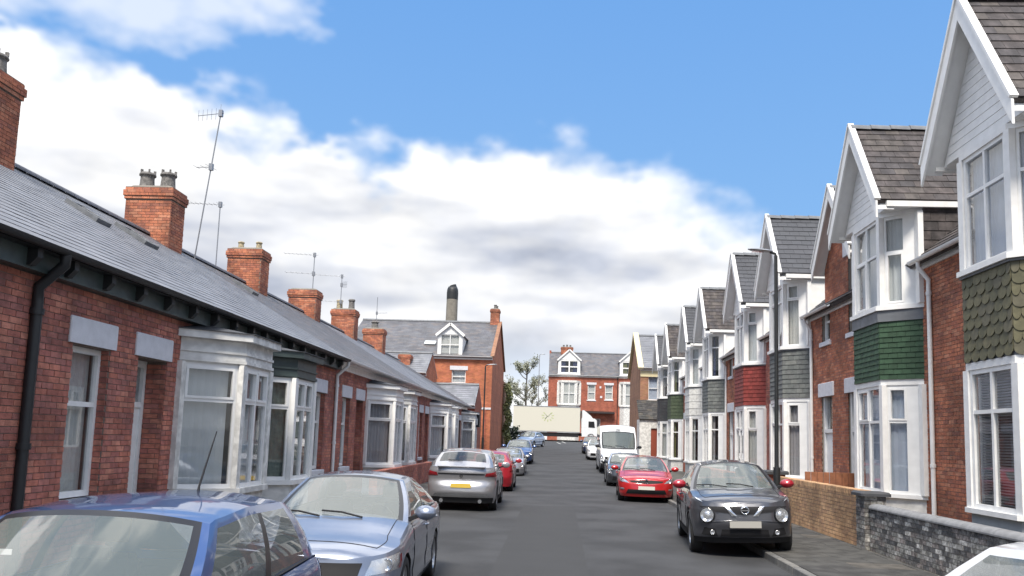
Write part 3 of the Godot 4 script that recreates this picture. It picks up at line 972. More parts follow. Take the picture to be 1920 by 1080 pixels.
	while rt < w - 0.01:
		var e2 := minf(rt + 0.45, w)
		var rm := MB.new()
		var rows := []
		for i in 7:
			var t := PI * (i / 6.0) * 1.1 - 0.05 * PI
			rows.append(PackedVector3Array([ridge + Vector3(rt + 0.004, sin(t) * 0.10 + 0.0, cos(t) * 0.13), ridge + Vector3(e2 - 0.004, sin(t) * 0.10, cos(t) * 0.13)]))
		rm.grid(rows, true)
		part(roof, "ridge_tile", rm, M[o.get("ridge", "slate_old_1")])
		rt = e2
	for s in o.get("skylights", []):
		var Ts := Tr * Transform3D(Basis.IDENTITY, Vector3(s[0], s[1], 0.0))
		var sk := MB.new()
		sk.box(Vector3(0, 0, 0.0), Vector3(0.06, s[3], 0.09), Color.WHITE, Ts)
		sk.box(Vector3(s[2] - 0.06, 0, 0.0), Vector3(s[2], s[3], 0.09), Color.WHITE, Ts)
		sk.box(Vector3(0.06, 0, 0.0), Vector3(s[2] - 0.06, 0.06, 0.088), Color.WHITE, Ts)
		sk.box(Vector3(0.06, s[3] - 0.06, 0.0), Vector3(s[2] - 0.06, s[3], 0.088), Color.WHITE, Ts)
		var skn := part(roof, "skylight", sk, M.lead)
		part(skn, "pane", MB.new().box(Vector3(0.06, 0.06, 0.07), Vector3(s[2] - 0.06, s[3] - 0.06, 0.075), Color.WHITE, Ts), M.pane)
	for c in o.get("chimneys", []):
		chimney(h, c[0], -4.6, 6.0, c[1], c[2], c[3], c[4], c[5])
	return h

# ---------------------------------------------------------------- two-storey gabled houses along the east side
func gabled_house(d0: float, d1: float, c: float, o: Dictionary) -> Node3D:
	var w := d1 - d0
	var h := thing("gabled_house", o.label, "house", Vector3(7.5, 0, -d1), -PI / 2, "gabled bay-fronted houses in the tall terrace")
	var I := Transform3D.IDENTITY
	var xc := d1 - c
	var apex: float = o.get("apex", 9.27)
	var foot := 7.12
	var gh := 1.49
	var half := 0.78; var cant := 0.65; var proj := 0.65
	var xd: float = d1 - o.door
	var holes := [[xc - 1.2, 1.0, xc + 1.2, 3.3], [xc - 1.2, 4.95, xc + 1.2, 5.84], [xd - 0.48, -0.2, xd + 0.48, 3.35], [xd - 0.36, 4.9, xd + 0.36, 5.84 if not o.get("porch_gable", false) else 6.95]]
	var detail: int = o.detail
	var kind: String = o.get("brick", "brick_red")
	var wl := part(h, "wall", wall_mb(I, 0, w, -0.3, 5.84, 0.3, holes), M.mortar_pale if detail > 0 else (M[o.get("far_brick", "brick_far")]))
	if detail > 0:
		var bh := holes.duplicate()
		bh.append([xc - 1.36, -0.3, xc + 1.36, 5.9])
		bricks(wl, I, 0.0, w, -0.02, 5.70, bh, kind, o.get("singles", 0))
	var rest := MB.new()
	rest.box(Vector3(0, -0.3, -8.0), Vector3(w, 5.84, -7.7))
	rest.box(Vector3(0, -0.3, -7.7), Vector3(0.1, 5.84, -0.3))
	rest.box(Vector3(w - 0.1, -0.3, -7.7), Vector3(w, 5.84, -0.3))
	rest.box(Vector3(0.1, 3.75, -7.7), Vector3(w - 0.1, 3.9, -0.3))
	for k in 2:
		rest.slab(V2([-8.0, 5.84, 0.0, 5.84, -4.0, 9.2]), -0.1, 0.0, frame_of(Vector3(0.0 if k == 0 else w - 0.1, 0, 0), Vector3(0, 0, 1), Vector3.UP))
	part(h, "back_wall", rest, M.brick_far)
	# door and landing window beside the bay
	var lint: String = o.get("lintel", "stone")
	part(h, "lintel", MB.new().cbox(Vector3(xd - 0.66, 3.36, -0.12), Vector3(xd + 0.66, 3.74, 0.05), 0.014), M[lint])
	var df := MB.new()
	df.box(Vector3(xd - 0.48, 0, -0.2), Vector3(xd - 0.38, 3.35, -0.05))
	df.box(Vector3(xd + 0.38, 0, -0.2), Vector3(xd + 0.48, 3.35, -0.05))
	df.box(Vector3(xd - 0.38, 2.35, -0.2), Vector3(xd + 0.38, 2.45, -0.052))
	var dr := part(h, "door", MB.new().box(Vector3(xd - 0.38, 0.1, -0.17), Vector3(xd + 0.38, 2.35, -0.11)), M[o.get("door_col", "white")])
	part(dr, "door_frame", df, M.white)
	part(dr, "pane", MB.new().box(Vector3(xd - 0.38, 2.45, -0.14), Vector3(xd + 0.38, 3.35, -0.135)), M.pane)
	part(h, "step", MB.new().box(Vector3(xd - 0.6, -0.2, 0.0), Vector3(xd + 0.6, 0.1, 0.3)), M.concrete)
	if o.get("porch_gable", false):
		# brick gable over the door, with its own bargeboards
		var pc: float = d1 - 22.95; var ph := 1.45; var pa := 8.95; var pf := 7.0
		part(h, "lintel", MB.new().cbox(Vector3(xd - 0.62, 6.96, -0.1), Vector3(xd + 0.5, 7.36, 0.06), 0.014), M[lint])
		var g := MB.new()
		g.slab(V2([pc - ph, 5.84, pc + ph, 5.84, pc + ph, pf, pc, pa, pc - ph, pf]), -0.3, -0.002)
		var gw := MB.new()
		gw.box(Vector3(pc - ph, 5.84, -0.3), Vector3(xd - 0.36, pf, 0))
		gw.box(Vector3(xd + 0.36, 5.84, -0.3), Vector3(pc + ph, pf, 0))
		gw.slab(V2([pc - ph, pf, pc + ph, pf, pc, pa]), -0.3, 0.0)
		part(wl, "porch_wall", gw, M.mortar_pale)
		bricks(wl, I, pc - ph, pc + ph, 5.76, pf, [[xd - 0.36, 4.9, xd + 0.36, 6.95], [xd - 0.62, 6.96, xd + 0.5, 7.36]], kind, 60)
		bricks(wl, I, pc - ph, pc + ph, pf + 0.01, pa - 0.1, [[xd - 0.62, 6.96, xd + 0.5, 7.36]], kind, 30, [pc, pa, ph, pf])
		gable_roof(h, pc, 0.32, -2.6, pf, pa, ph + 0.12, o.roof, 0, false)
	var Tw := Transform3D(Basis.IDENTITY, Vector3(xd - 0.36, 0, -0.08))
	glazing(h, false, Tw, 0.72, 4.92, 5.82 if not o.get("porch_gable", false) else 6.94, {"tran": [0.62], "blind": "curtain_pale", "bkind": "net"})
	part(h, "sill", MB.new().cbox(Vector3(xd - 0.46, 4.78, -0.1), Vector3(xd + 0.46, 4.9, 0.07), 0.012), M.stone)
	# bay on both floors
	var base := bay_outline(xc, half, cant, proj)
	var fr: Material = M.white
	var bay := MB.new()
	bay.column(bay_outline(xc, half, cant, proj, 0.07), 0.94, 1.02)
	bay.column(base, 3.28, 3.40)
	posts(bay, base, 1.02, 3.28, 0.085)
	var by := part(h, "bay_window", bay, fr)
	part(by, "plinth", MB.new().column(bay_outline(xc, half, cant, proj, -0.02), -0.2, 0.94), M[o.get("plinth", "brick_far")])
	var ub := MB.new()
	ub.column(bay_outline(xc, half, cant, proj, 0.09), 4.88, 4.97)
	ub.column(bay_outline(xc, half, cant, proj, 0.01), 6.92, 7.02)
	posts(ub, base, 4.97, 6.92, 0.085)
	var uy := part(h, "bay_window", ub, fr)
	part(uy, "apron", MB.new().column(bay_outline(xc, half, cant, proj, -0.01), 3.40, 4.88), M.lead)
	var lb: float = o.get("lead_band", 0.04)
	part(uy, "lead_flashing", MB.new().column(bay_outline(xc, half, cant, proj, 0.05), 4.878 - lb, 4.878), M.lead)
	for k in 3:
		var a := bay_outline(xc, half, cant, proj, 0.0)
		var T := facet(a[k], a[k + 1])
		var len := a[k].distance_to(a[k + 1])
		var sing: int = o.get("hung_singles", 0)
		hung(uy, T, len, 3.40, 4.88 - lb, o.get("hung_w", 0.2), o.get("hung_g", 0.18), o.hung, sing if k > 0 else 0, o.get("fish", false))
		var e := 0.095
		var TT := T * Transform3D(Basis.IDENTITY, Vector3(e, 0, -0.02))
		# the return nearest the wall is a blank white panel
		var gl := len - 2 * e
		if k != 1:
			var blank := gl * 0.34
			var pm := MB.new()
			var off := 0.0 if k == 0 else gl - blank
			pm.box(Vector3(off, 1.02, -0.06), Vector3(off + blank, 3.28, 0.0), Color.WHITE, TT)
			part(by, "side_panel", pm, fr)
			part(uy, "side_panel", MB.new().box(Vector3(off, 4.97, -0.06), Vector3(off + blank, 6.92, 0.0), Color.WHITE, TT), fr)
			if k == 0: TT = TT * Transform3D(Basis.IDENTITY, Vector3(blank, 0, 0))
			gl -= blank
		var lo: Dictionary = o.lower.duplicate()
		var hi: Dictionary = o.upper.duplicate()
		lo.mull = [0.5] if k == 1 else []
		hi.mull = [0.5] if k == 1 else []
		if o.get("grid", false) and k != 1: lo.mull = []
		glazing(by, true, TT, gl, 1.02, 3.28, lo)
		glazing(uy, true, TT, gl, 4.97, 6.92, hi)
	# cheeks of the gable above the main roof
	for s in [-1, 1]:
		var x: float = xc + s * (half + cant)
		var ck := MB.new()
		ck.box(Vector3(x - 0.05, 5.6, -2.2), Vector3(x + 0.05, foot + 0.02, -0.02))
		var cn := part(h, "cheek", ck, M.lead if o.get("cheek", "") == "tile" else fr)
		if s > 0 and o.get("cheek", "") == "tile":
			slates(cn, "cheek_tile", frame_of(Vector3(x + 0.052, 5.7, -0.02), Vector3(0, 0, -1), Vector3.UP), 2.0, foot - 5.72, 0.30, 0.2, o.roof, 30, 0.012, 0.014, 0.002)
	# gable front: white boards, then roof and bargeboards
	var gd := part(h, "gable", MB.new().slab(V2([xc - gh + 0.05, 7.02, xc + gh - 0.05, 7.02, xc, apex - 0.12]), proj - 0.12, proj - 0.03), fr)
	part(gd, "gable_floor", MB.new().box(Vector3(xc - gh, 7.02, -0.5), Vector3(xc + gh, 7.06, proj - 0.12)), fr)
	var y := 7.03
	while y < apex - 0.35:
		var y1 := minf(y + 0.155, apex - 0.2)
		var a0: float = (gh - 0.1) * (apex - 0.14 - y) / (apex - 7.02)
		var a1: float = (gh - 0.1) * (apex - 0.14 - y1) / (apex - 7.02)
		var T := Transform3D(Basis(Vector3.RIGHT, -0.05), Vector3(0, y, proj - 0.025))
		part(gd, "board", MB.new().slab(V2([xc - a0, 0, xc + a0, 0, xc + a1, y1 - y - 0.006, xc - a1, y1 - y - 0.006]), 0.0, 0.016, T), fr)
		y += 0.15
	gable_roof(h, xc, proj + 0.30, -4.0, foot, apex, gh + 0.07, o.roof, o.get("roof_singles", 0), true)
	# white box gutter along the gable's eave, and the soffit ends
	for s in [-1, 1]:
		var x: float = xc + s * (gh + 0.04)
		part(h, "eave_board", MB.new().box(Vector3(x - 0.06, 6.98, -1.75), Vector3(x + 0.06, 7.1, proj + 0.1)), fr)
	# main roof
	var eave := Vector3(0, 5.80, 0.22); var ridge := Vector3(0, 9.32, -4.0)
	var up := ridge - eave
	var Tr := frame_of(eave, Vector3.RIGHT, up)
	var dk := MB.new()
	dk.box(Vector3(0, 0, -0.1), Vector3(w, up.length(), 0), Color.WHITE, Tr)
	var bk := Vector3(0, 5.80, -8.3) - ridge
	dk.box(Vector3(0, -bk.length(), -0.1), Vector3(w, -0.02, 0), Color.WHITE, frame_of(ridge, Vector3.RIGHT, -bk))
	var roof := part(h, "roof", dk, M["tile_brown_1"])
	if detail > 0: slates(roof, "roof_tile", Tr * Transform3D(Basis.IDENTITY, Vector3(0, 0, 0.002)), w, up.length(), 0.32, 0.24, o.roof, 40, 0.012, 0.014, 0.003)
	# gutters run to either side of the gable
	part(h, "fascia", MB.new().box(Vector3(0, 5.66, 0.0), Vector3(xc - half - cant - 0.06, 5.84, 0.05)), M.white)
	part(h, "fascia", MB.new().box(Vector3(xc + half + cant + 0.06, 5.66, 0.0), Vector3(w, 5.84, 0.05)), M.white)
	var gx0: float = xc + half + cant + 0.06
	if not o.get("porch_gable", false): gutter(h, Vector3(0, 5.80, 0.28), Vector3(xc - half - cant - 0.06, 5.80, 0.28), 0.065, M.white)
	gutter(h, Vector3(gx0, 5.80, 0.28), Vector3(w, 5.80, 0.28), 0.065, M.white)
	if o.get("alarm", false):
		part(h, "alarm_box", MB.new().cbox(Vector3(xd - 0.75, 4.0, 0.0), Vector3(xd - 0.5, 4.38, 0.09), 0.02), M.white)
		part(h, "floodlight", MB.new().cbox(Vector3(xd + 0.3, 5.25, 0.02), Vector3(xd + 0.6, 5.4, 0.35), 0.03), M.stone_cap)
	for p in o.get("pipes", []): downpipe(h, Vector3(d1 - p, 0, 0.0), 0.0, 5.76, 0.26, M.white, 0.045)
	return h

# a front gable: two slopes running back from z1 to z0, ridge tiles, bargeboards and soffits
func gable_roof(h: Node3D, xc: float, z1: float, z0: float, foot: float, apex: float, half: float, kind: String, singles: int, boards: bool) -> void:
	var deck := MB.new()
	var node: MeshInstance3D = null
	var slopes := []
	for s in [-1, 1]:
		var e := Vector3(xc + s * half, foot, z1)
		var r := Vector3(xc, apex, z1)
		var up := r - e
		# x along the eaves must leave z pointing out of the roof
		var T := frame_of(Vector3(e.x, e.y, z0 if s < 0 else z1), Vector3(0, 0, 1 if s < 0 else -1), up)
		deck.box(Vector3(0, 0, -0.09), Vector3(z1 - z0, up.length() - (0.0 if s < 0 else 0.05), -0.002), Color.WHITE, T)
		slopes.append([T, up.length(), s])
	node = part(h, "gable_roof", deck, M[kind + "_0"])
	for sl in slopes:
		slates(node, "roof_tile", sl[0], z1 - z0, sl[1], 0.30, 0.215, kind, singles if sl[2] > 0 else 0, 0.012, 0.015, 0.004)
	var z := z1
	while z > z0 + 0.05:
		var z2 := maxf(z - 0.44, z0)
		var rows := []
		for i in 7:
			var t := PI * i / 6.0
			rows.append(PackedVector3Array([Vector3(xc + cos(t) * 0.14, apex - 0.06 + sin(t) * 0.13, z), Vector3(xc + cos(t) * 0.13, apex - 0.075 + sin(t) * 0.13, z2 + 0.004)]))
		var rm := MB.new()
		rm.grid(rows)
		# closed front of the ridge tile
		for i in 6: rm.tri(Vector3(xc, apex - 0.1, z), rows[i][0], rows[i + 1][0])
		part(node, "ridge_tile", rm, M.lead)
		z = z2
	for s in [-1, 1]:
		var a := Vector3(xc + s * (half + 0.02), foot - 0.10, z1 + 0.02)
		var b := Vector3(xc, apex - 0.03, z1 + 0.02)
		var dn := (b - a).normalized()
		var nrm := Vector3(-dn.y * s, dn.x * s, 0) * -1.0
		if nrm.y < 0: nrm = -nrm
		var bw := 0.22
		# plumb cut at the foot and at the apex
		var k := bw / absf(dn.x)
		var poly := [a.x, a.y + 0.06, b.x, b.y + 0.06, b.x, b.y + 0.06 - k, a.x, a.y + 0.06 - k * 0.9]
		if s < 0: poly = [a.x, a.y + 0.06 - k * 0.9, b.x, b.y + 0.06 - k, b.x, b.y + 0.06, a.x, a.y + 0.06]
		else: poly = [a.x, a.y + 0.06, b.x, b.y + 0.06, b.x, b.y + 0.06 - k, a.x, a.y + 0.06 - k * 0.9]
		part(h, "bargeboard", MB.new().slab(V2(poly), z1 - 0.012, z1 + 0.028), M.white)
		# capping strip under the tiles along the verge
		part(h, "verge", beam(a + Vector3(0, 0.115, -0.03), b + Vector3(0, 0.115, -0.03), 0.13, 0.05, nrm), M.white)
		# soffit under the overhang
		var q := Vector3(0, -0.20, 0)
		var sf := MB.new()
		var A := Vector3(xc + s * half, foot, z1 - 0.012) + q; var B := Vector3(xc, apex, z1 - 0.012) + q
		var back := Vector3(0, 0, -0.34)
		sf.hexa([A, B, B + back, A + back, A + Vector3(0, 0.02, 0), B + Vector3(0, 0.02, 0), B + back + Vector3(0, 0.02, 0), A + back + Vector3(0, 0.02, 0)])
		part(h, "soffit", sf, M.white)

# ---------------------------------------------------------------- vehicles
# A car body is one lofted shell: each height has a rounded outline; its lower edge follows the wheel arches.
class Shell extends RefCounted:
	var L: float; var W: float; var gc: float
	var nose: Array; var tail: Array; var belt: Array
	var bowf: float; var bowr: float; var pw: float
	var axles: Array; var r: float

	func pick(list: Array, t: float) -> float:
		if t <= list[0][0]: return list[0][1]
		for k in list.size() - 1:
			if t <= list[k + 1][0]:
				var s: float = (t - list[k][0]) / (list[k + 1][0] - list[k][0])
				s = lerpf(s, s * s * (3.0 - 2.0 * s), 0.5)
				return lerpf(list[k][1], list[k + 1][1], s)
		return list[-1][1]

	func ysh(z: float) -> float: return pick(belt, z)

	func width(y: float, z: float) -> float:
		var t := clampf((y - gc) / maxf(0.1, ysh(z) - gc), 0.0, 1.0)
		var k := 0.0
		if t < 0.12: k = lerpf(0.945, 0.985, t / 0.12)
		elif t < 0.5: k = lerpf(0.985, 1.0, (t - 0.12) / 0.38)
		elif t < 0.82: k = lerpf(1.0, 0.985, (t - 0.5) / 0.32)
		else:
			var s := (t - 0.82) / 0.18
			k = lerpf(0.985, 0.925, s * s)
		k += 0.010 * exp(-pow((t - 0.70) / 0.045, 2.0)) - 0.012 * exp(-pow((t - 0.30) / 0.10, 2.0))
		return W / 2 * k * (1.0 - 0.035 * pow(absf(z) / (L / 2), 2.0))

	# a: 0 at the middle of the nose, 1 where the side begins
	func front(a: float, y: float, s: float, end := 1.0) -> Vector3:
		var zc := (L / 2 - bowf) if end > 0 else -(L / 2 - bowr)
		var tip := (L / 2 - pick(nose, y)) if end > 0 else -(L / 2 - pick(tail, y))
		var ph := a * PI / 2
		var z := zc + (tip - zc) * pow(maxf(0.0, cos(ph)), 2.0 / pw)
		return Vector3(s * width(y, zc) * pow(sin(ph), 2.0 / pw), y, z)

	func a_of(x: float, y: float, end := 1.0) -> float:
		var zc := (L / 2 - bowf) if end > 0 else -(L / 2 - bowr)
		return asin(pow(clampf(absf(x) / width(y, zc), 0.0, 1.0), pw / 2.0)) / (PI / 2)

	func side(z: float, y: float, s: float) -> Vector3:
		return Vector3(s * width(y, z), y, z)

	func bottom(z: float) -> float:
		var b := gc
		var ra := r + 0.055
		for za in axles:
			var d := absf(z - za)
			if d < ra: b = maxf(b, r * 0.92 + sqrt(ra * ra - d * d))
		return b

func patch(sh: Shell, a0: float, y0: float, a1: float, y1: float, a2: float, y2: float, a3: float, y3: float, s: float, off: float, bulge := 0.0, end := 1.0) -> MB:
	# four corners (a, y) anticlockwise seen from outside for s = 1 at the front; laid on the nose or tail, off metres proud
	var rows := []
	var k := 8
	for i in k + 1:
		var row := PackedVector3Array()
		for j in 6:
			var u := float(i) / k; var v := j / 5.0
			var a := lerpf(lerpf(a0, a1, u), lerpf(a3, a2, u), v)
			var y := lerpf(lerpf(y0, y1, u), lerpf(y3, y2, u), v)
			var p := sh.front(absf(a), y, s * signf(a) if a != 0.0 else 1.0, end)
			var q := sh.front(absf(a) + 0.01, y, s * signf(a) if a != 0.0 else 1.0, end)
			var t := (q - p).normalized()
			var nn := t.cross(Vector3.UP)
			if nn.z * end < 0: nn = -nn
			row.append(p + nn * (off + bulge * sin(PI * u) * sin(PI * v)))
		rows.append(row)
	return MB.new().grid(rows, (s > 0) != (end > 0))

func wheel(host: Node3D, p: Vector3, r: float, wd: float, s: float, rimmat: Material, spokes := 5) -> void:
	var T := Transform3D(Basis(Vector3(0, 0, 1), -s * PI / 2), p)
	var ty := MB.new()
	ty.lathe([Vector2(r * 0.66, -wd / 2 + 0.02), Vector2(r * 0.7, -wd / 2), Vector2(r * 0.93, -wd / 2), Vector2(r, -wd / 2 + 0.03), Vector2(r, wd / 2 - 0.03), Vector2(r * 0.93, wd / 2), Vector2(r * 0.7, wd / 2), Vector2(r * 0.66, wd / 2 - 0.02)], 28, T)
	var w := part(host, "wheel", ty, M.tyre)
	var rm := MB.new()
	rm.lathe([Vector2(r * 0.6, -wd / 2 + 0.03), Vector2(r * 0.6, wd / 2 - 0.06), Vector2(r * 0.67, wd / 2 - 0.015), Vector2(r * 0.63, wd / 2 - 0.012), Vector2(r * 0.58, wd / 2 - 0.05)], 28, T)
	rm.lathe([Vector2(r * 0.14, wd / 2 - 0.08), Vector2(r * 0.15, wd / 2 - 0.025), Vector2(0.001, wd / 2 - 0.018)], 12, T)
	for k in spokes:
		var B := Transform3D(Basis(Vector3.UP, TAU * k / spokes), Vector3.ZERO)
		rm.hexa([T * (B * Vector3(r * 0.08, wd / 2 - 0.06, 0.03)), T * (B * Vector3(r * 0.62, wd / 2 - 0.06, 0.045)), T * (B * Vector3(r * 0.62, wd / 2 - 0.06, -0.045)), T * (B * Vector3(r * 0.08, wd / 2 - 0.06, -0.03)),
			T * (B * Vector3(r * 0.08, wd / 2 - 0.028, 0.022)), T * (B * Vector3(r * 0.62, wd / 2 - 0.03, 0.035)), T * (B * Vector3(r * 0.62, wd / 2 - 0.03, -0.035)), T * (B * Vector3(r * 0.08, wd / 2 - 0.028, -0.022))])
	part(w, "rim", rm, rimmat)
	part(w, "hub_disc", MB.new().lathe([Vector2(r * 0.6, -0.01), Vector2(0.001, 0.0)], 20, T), M.plastic)

func car(called: String, label: String, category: String, at: Vector3, turn: float, o: Dictionary) -> Node3D:
	var h := thing(called, label, category, at, turn, o.get("group", "cars parked along the street"))
	h.rotation.z = o.get("lean", 0.0)
	var sh := Shell.new()
	var L: float = o.L; var W: float = o.W; var H: float = o.H
	sh.L = L; sh.W = W; sh.gc = o.get("gc", 0.19); sh.r = o.get("r", 0.32)
	sh.nose = o.nose; sh.tail = o.tail; sh.belt = o.belt
	sh.bowf = o.get("bowf", 0.62); sh.bowr = o.get("bowr", 0.5); sh.pw = o.get("pw", 2.9)
	var zf: float = L / 2 - o.fo
	var zr: float = zf - o.wb
	sh.axles = [zf, zr]
	var paint: Material = M["paint_" + o.paint]
	# columns of the loft
	var zs := []
	var zA := L / 2 - sh.bowf; var zB := -(L / 2 - sh.bowr)
	var k := 0
	while zA - k * 0.09 > zB + 0.02:
		zs.append(zA - k * 0.09); k += 1
	for za in sh.axles:
		for q in [1.0, 0.995, 0.96, 0.87, 0.72, 0.5, 0.25, 0.0]:
			for sg in [-1, 1]:
				var z: float = za + sg * q * (sh.r + 0.055)
				if z < zA - 0.005 and z > zB + 0.005: zs.append(z)
	zs.append(zB)
	zs.sort(); zs.reverse()
	var zu := []
	for z in zs:
		if zu.is_empty() or zu[-1] - z > 0.0015: zu.append(z)
	var body := MB.new()
	var arch := MB.new()
	var NR := 24
	var NF := 14
	var leftrim := []; var rightrim := []
	for s in [1.0, -1.0]:
		var rows := []
		var rim := []
		var low := []
		for i in NF:
			var a := float(i) / NF
			var zm := sh.front(a, 0.55, s).z
			var y0 := sh.bottom(zm); var y1 := sh.ysh(zm)
			var row := PackedVector3Array()
			for j in NR + 1: row.append(sh.front(a, lerpf(y0, y1, float(j) / NR), s))
			rows.append(row); rim.append(row[NR]); low.append([row[0], y0 > sh.gc + 0.01])
		for z in zu:
			var y0 := sh.bottom(z); var y1 := sh.ysh(z)
			var row := PackedVector3Array()
			for j in NR + 1: row.append(sh.side(z, lerpf(y0, y1, float(j) / NR), s))
			rows.append(row); rim.append(row[NR]); low.append([row[0], y0 > sh.gc + 0.01])
		for i in range(NF - 1, -1, -1):
			var a := float(i) / NF
			var zm := sh.front(a, 0.55, s, -1.0).z
			var y0 := sh.bottom(zm); var y1 := sh.ysh(zm)
			var row := PackedVector3Array()
			for j in NR + 1: row.append(sh.front(a, lerpf(y0, y1, float(j) / NR), s, -1.0))
			rows.append(row); rim.append(row[NR]); low.append([row[0], y0 > sh.gc + 0.01])
		body.grid(rows, s < 0)
		for i in low.size() - 1:
			if low[i][1] or low[i + 1][1]:
				var p: Vector3 = low[i][0]; var q: Vector3 = low[i + 1][0]
				var inn := Vector3(-s * 0.32, 0, 0)
				arch.quad(p, q, q + inn, p + inn)
		if s > 0: rightrim = rim
		else: leftrim = rim
	# bonnet and boot: across between the two rims
	var zw0: float = o.zw0; var zr0: float = o.zr0
	var top_rows := []
	var prev_ok := false
	var strips := []
	for i in rightrim.size():
		var z: float = rightrim[i].z
		var ok := z > zw0 - 0.12 or z < zr0 + 0.10
		if ok:
			var row := PackedVector3Array()
			var a: Vector3 = rightrim[i]; var b: Vector3 = leftrim[i]
			var cr: float = o.get("crown", 0.055) * clampf(absf(a.x) / (W * 0.4), 0.0, 1.0)
			if z < 0.0: cr *= 0.4
			for j in 13:
				var t := j / 12.0
				var e := 2.0 * t - 1.0
				row.append(a.lerp(b, t) + Vector3.UP * cr * (1.0 - pow(absf(e), 2.6)))
			top_rows.append(row)
		if (not ok or i == rightrim.size() - 1) and top_rows.size() > 1:
			strips.append(top_rows); top_rows = []
	for st in strips: body.grid(st, true)
	# shut lines round the bonnet
	var seams := []
	if not strips.is_empty() and strips[0].size() > 14:
		var st0: Array = strips[0]
		var up := Vector3(0, 0.001, 0)
		for j in [1, 11]:
			var line := []
			for i in range(9, st0.size()): line.append(st0[i][j] + up)
			seams.append(line)
		var across := []
		for j in range(1, 12): across.append(st0[9][j] + up)
		seams.append(across)
	var bn := part(h, "body", body, paint)
	part(bn, "wheel_arch", arch, M.plastic)
	for line in seams: part(bn, "bonnet_seam", MB.new().tube(line, 0.005, 4), M.plastic)
	var ub := MB.new()
	ub.box(Vector3(-W / 2 + 0.27, sh.gc - 0.02, -L / 2 + 0.28), Vector3(W / 2 - 0.27, minf(0.62, sh.ysh(0) - 0.2), L / 2 - 0.32))
	ub.box(Vector3(-W / 2 + 0.12, sh.gc + 0.0, zr + 0.42), Vector3(W / 2 - 0.12, 0.42, zf - 0.42))
	part(h, "underbody", ub, M.plastic)
	# greenhouse
	var zw1: float = o.zw1; var zr1: float = o.zr1
	var roofy := func(z: float) -> float: return sh.pick(o.roof, z)
	var wr: float = o.wr
	var NU := 24
	var NV := 8
	var ws: Array = o.windows
	var us := [0.0, 1.0]
	for q in ws: us.append(q[0]); us.append(q[1])
	for i in NU: us.append(float(i) / NU)
	us.sort()
	var ulist := []
	for u in us:
		if ulist.is_empty() or u - ulist[-1] > 0.004 or us.count(u) > 1: if ulist.is_empty() or u > ulist[-1] + 1e-5: ulist.append(u)
	var va: float = o.get("wv0", 0.07); var vb: float = o.get("wv1", 0.9)
	var vl: Array = [0.0, va, lerpf(va, vb, 0.25), lerpf(va, vb, 0.5), lerpf(va, vb, 0.75), vb, lerpf(vb, 1.0, 0.6), 1.0]
	var edge := func(u: float, s: float) -> Array:
		var zb := lerpf(zw0, zr0, u); var zt := lerpf(zw1, zr1, u)
		var yb := sh.ysh(zb)
		var B := Vector3(s * (sh.width(yb, clampf(zb, zB, zA)) - 0.012) * (1.0 if u > 0.001 else 0.995), yb - 0.01, zb)
		# past the straight flank the shoulder turns in with the body
		if zb < zB:
			var from := L / 2 - sh.bowr
			var tip: float = L / 2 - sh.pick(sh.tail, yb)
			var q := clampf((-zb - from) / maxf(0.05, tip - from), 0.0, 0.97)
			B.x *= pow(1.0 - pow(q, sh.pw), 1.0 / sh.pw)
		var R := Vector3(s * wr * (1.0 - o.get("taper", 0.07) * u * u), roofy.call(zt) - o.get("drop", 0.06), zt)
		return [B, R]
	var point := func(u: float, v: float, s: float) -> Vector3:
		var e: Array = edge.call(u, s)
		var p: Vector3 = e[0].lerp(e[1], v)
		p.x += s * 0.03 * sin(PI * v)
		return p
	var shell := MB.new()
	var trim := MB.new()
	var pillars := []
	var glasses := []
	for q in ws: glasses.append([MB.new(), MB.new()])
	for s in [1.0, -1.0]:
		var rows := []
		for u in ulist:
			var row := PackedVector3Array()
			for v in vl: row.append(point.call(u, v, s))
			rows.append(row)
		var cls := []
		for i in ulist.size() - 1:
			var um: float = (ulist[i] + ulist[i + 1]) / 2
			var c := -1
			for q in ws.size():
				if um > ws[q][0] and um < ws[q][1]: c = q
			var first: float = ws[0][0]; var last: float = ws[-1][1]
			if c < 0 and um > first and um < last: c = -2
			cls.append(c)
		shell.grid(rows, s < 0, func(i, j): return not (cls[i] != -1 and j >= 1 and j <= 4))
		for q in ws.size() - 1:
			var lo: float = ws[q][1]; var hi: float = ws[q + 1][0]
			var pm := MB.new().grid(rows, s < 0, func(i, j): return cls[i] == -2 and (ulist[i] + ulist[i + 1]) / 2 > lo and (ulist[i] + ulist[i + 1]) / 2 < hi and j >= 1 and j <= 4)
			if pm.v.size() > 0: pillars.append(pm)
		for q in ws.size(): glasses[q][0 if s > 0 else 1].grid(rows, s < 0, func(i, j): return cls[i] == q and j >= 1 and j <= 4)
	# windscreen, roof and rear window
	var screen := func(u: float, bz0: float, bz1: float, NS: int, NT: int) -> Array:
		var rows := []
		for i in NS + 1:
			var row := PackedVector3Array()
			var sx := 1.0 - 2.0 * i / NS
			for j in NT + 1:
				var v := float(j) / NT
				var eR: Vector3 = point.call(u, v, 1.0)
				var eL: Vector3 = point.call(u, v, -1.0)
				var p := eR.lerp(eL, float(i) / NS)
				var b := 1.0 - pow(absf(sx), 2.2)
				p.z += lerpf(bz0, bz1, v) * b
				p.y += (lerpf(0.03, o.get("crown_roof", 0.06), v)) * b
				row.append(p)
			rows.append(row)
		return rows
	var NS := 30; var NT := 18
	var wsr: Array = screen.call(0.0, o.get("bulge", 0.2), 0.07, NS, NT)
	var rwr: Array = screen.call(1.0, -o.get("bulge_rear", 0.1), -0.04, NS, NT)
	var solid_rear: bool = o.get("solid_rear", false)
	var in_ws := func(i, j): return i >= 2 and i < NS - 2 and j >= 1 and j < NT - 1
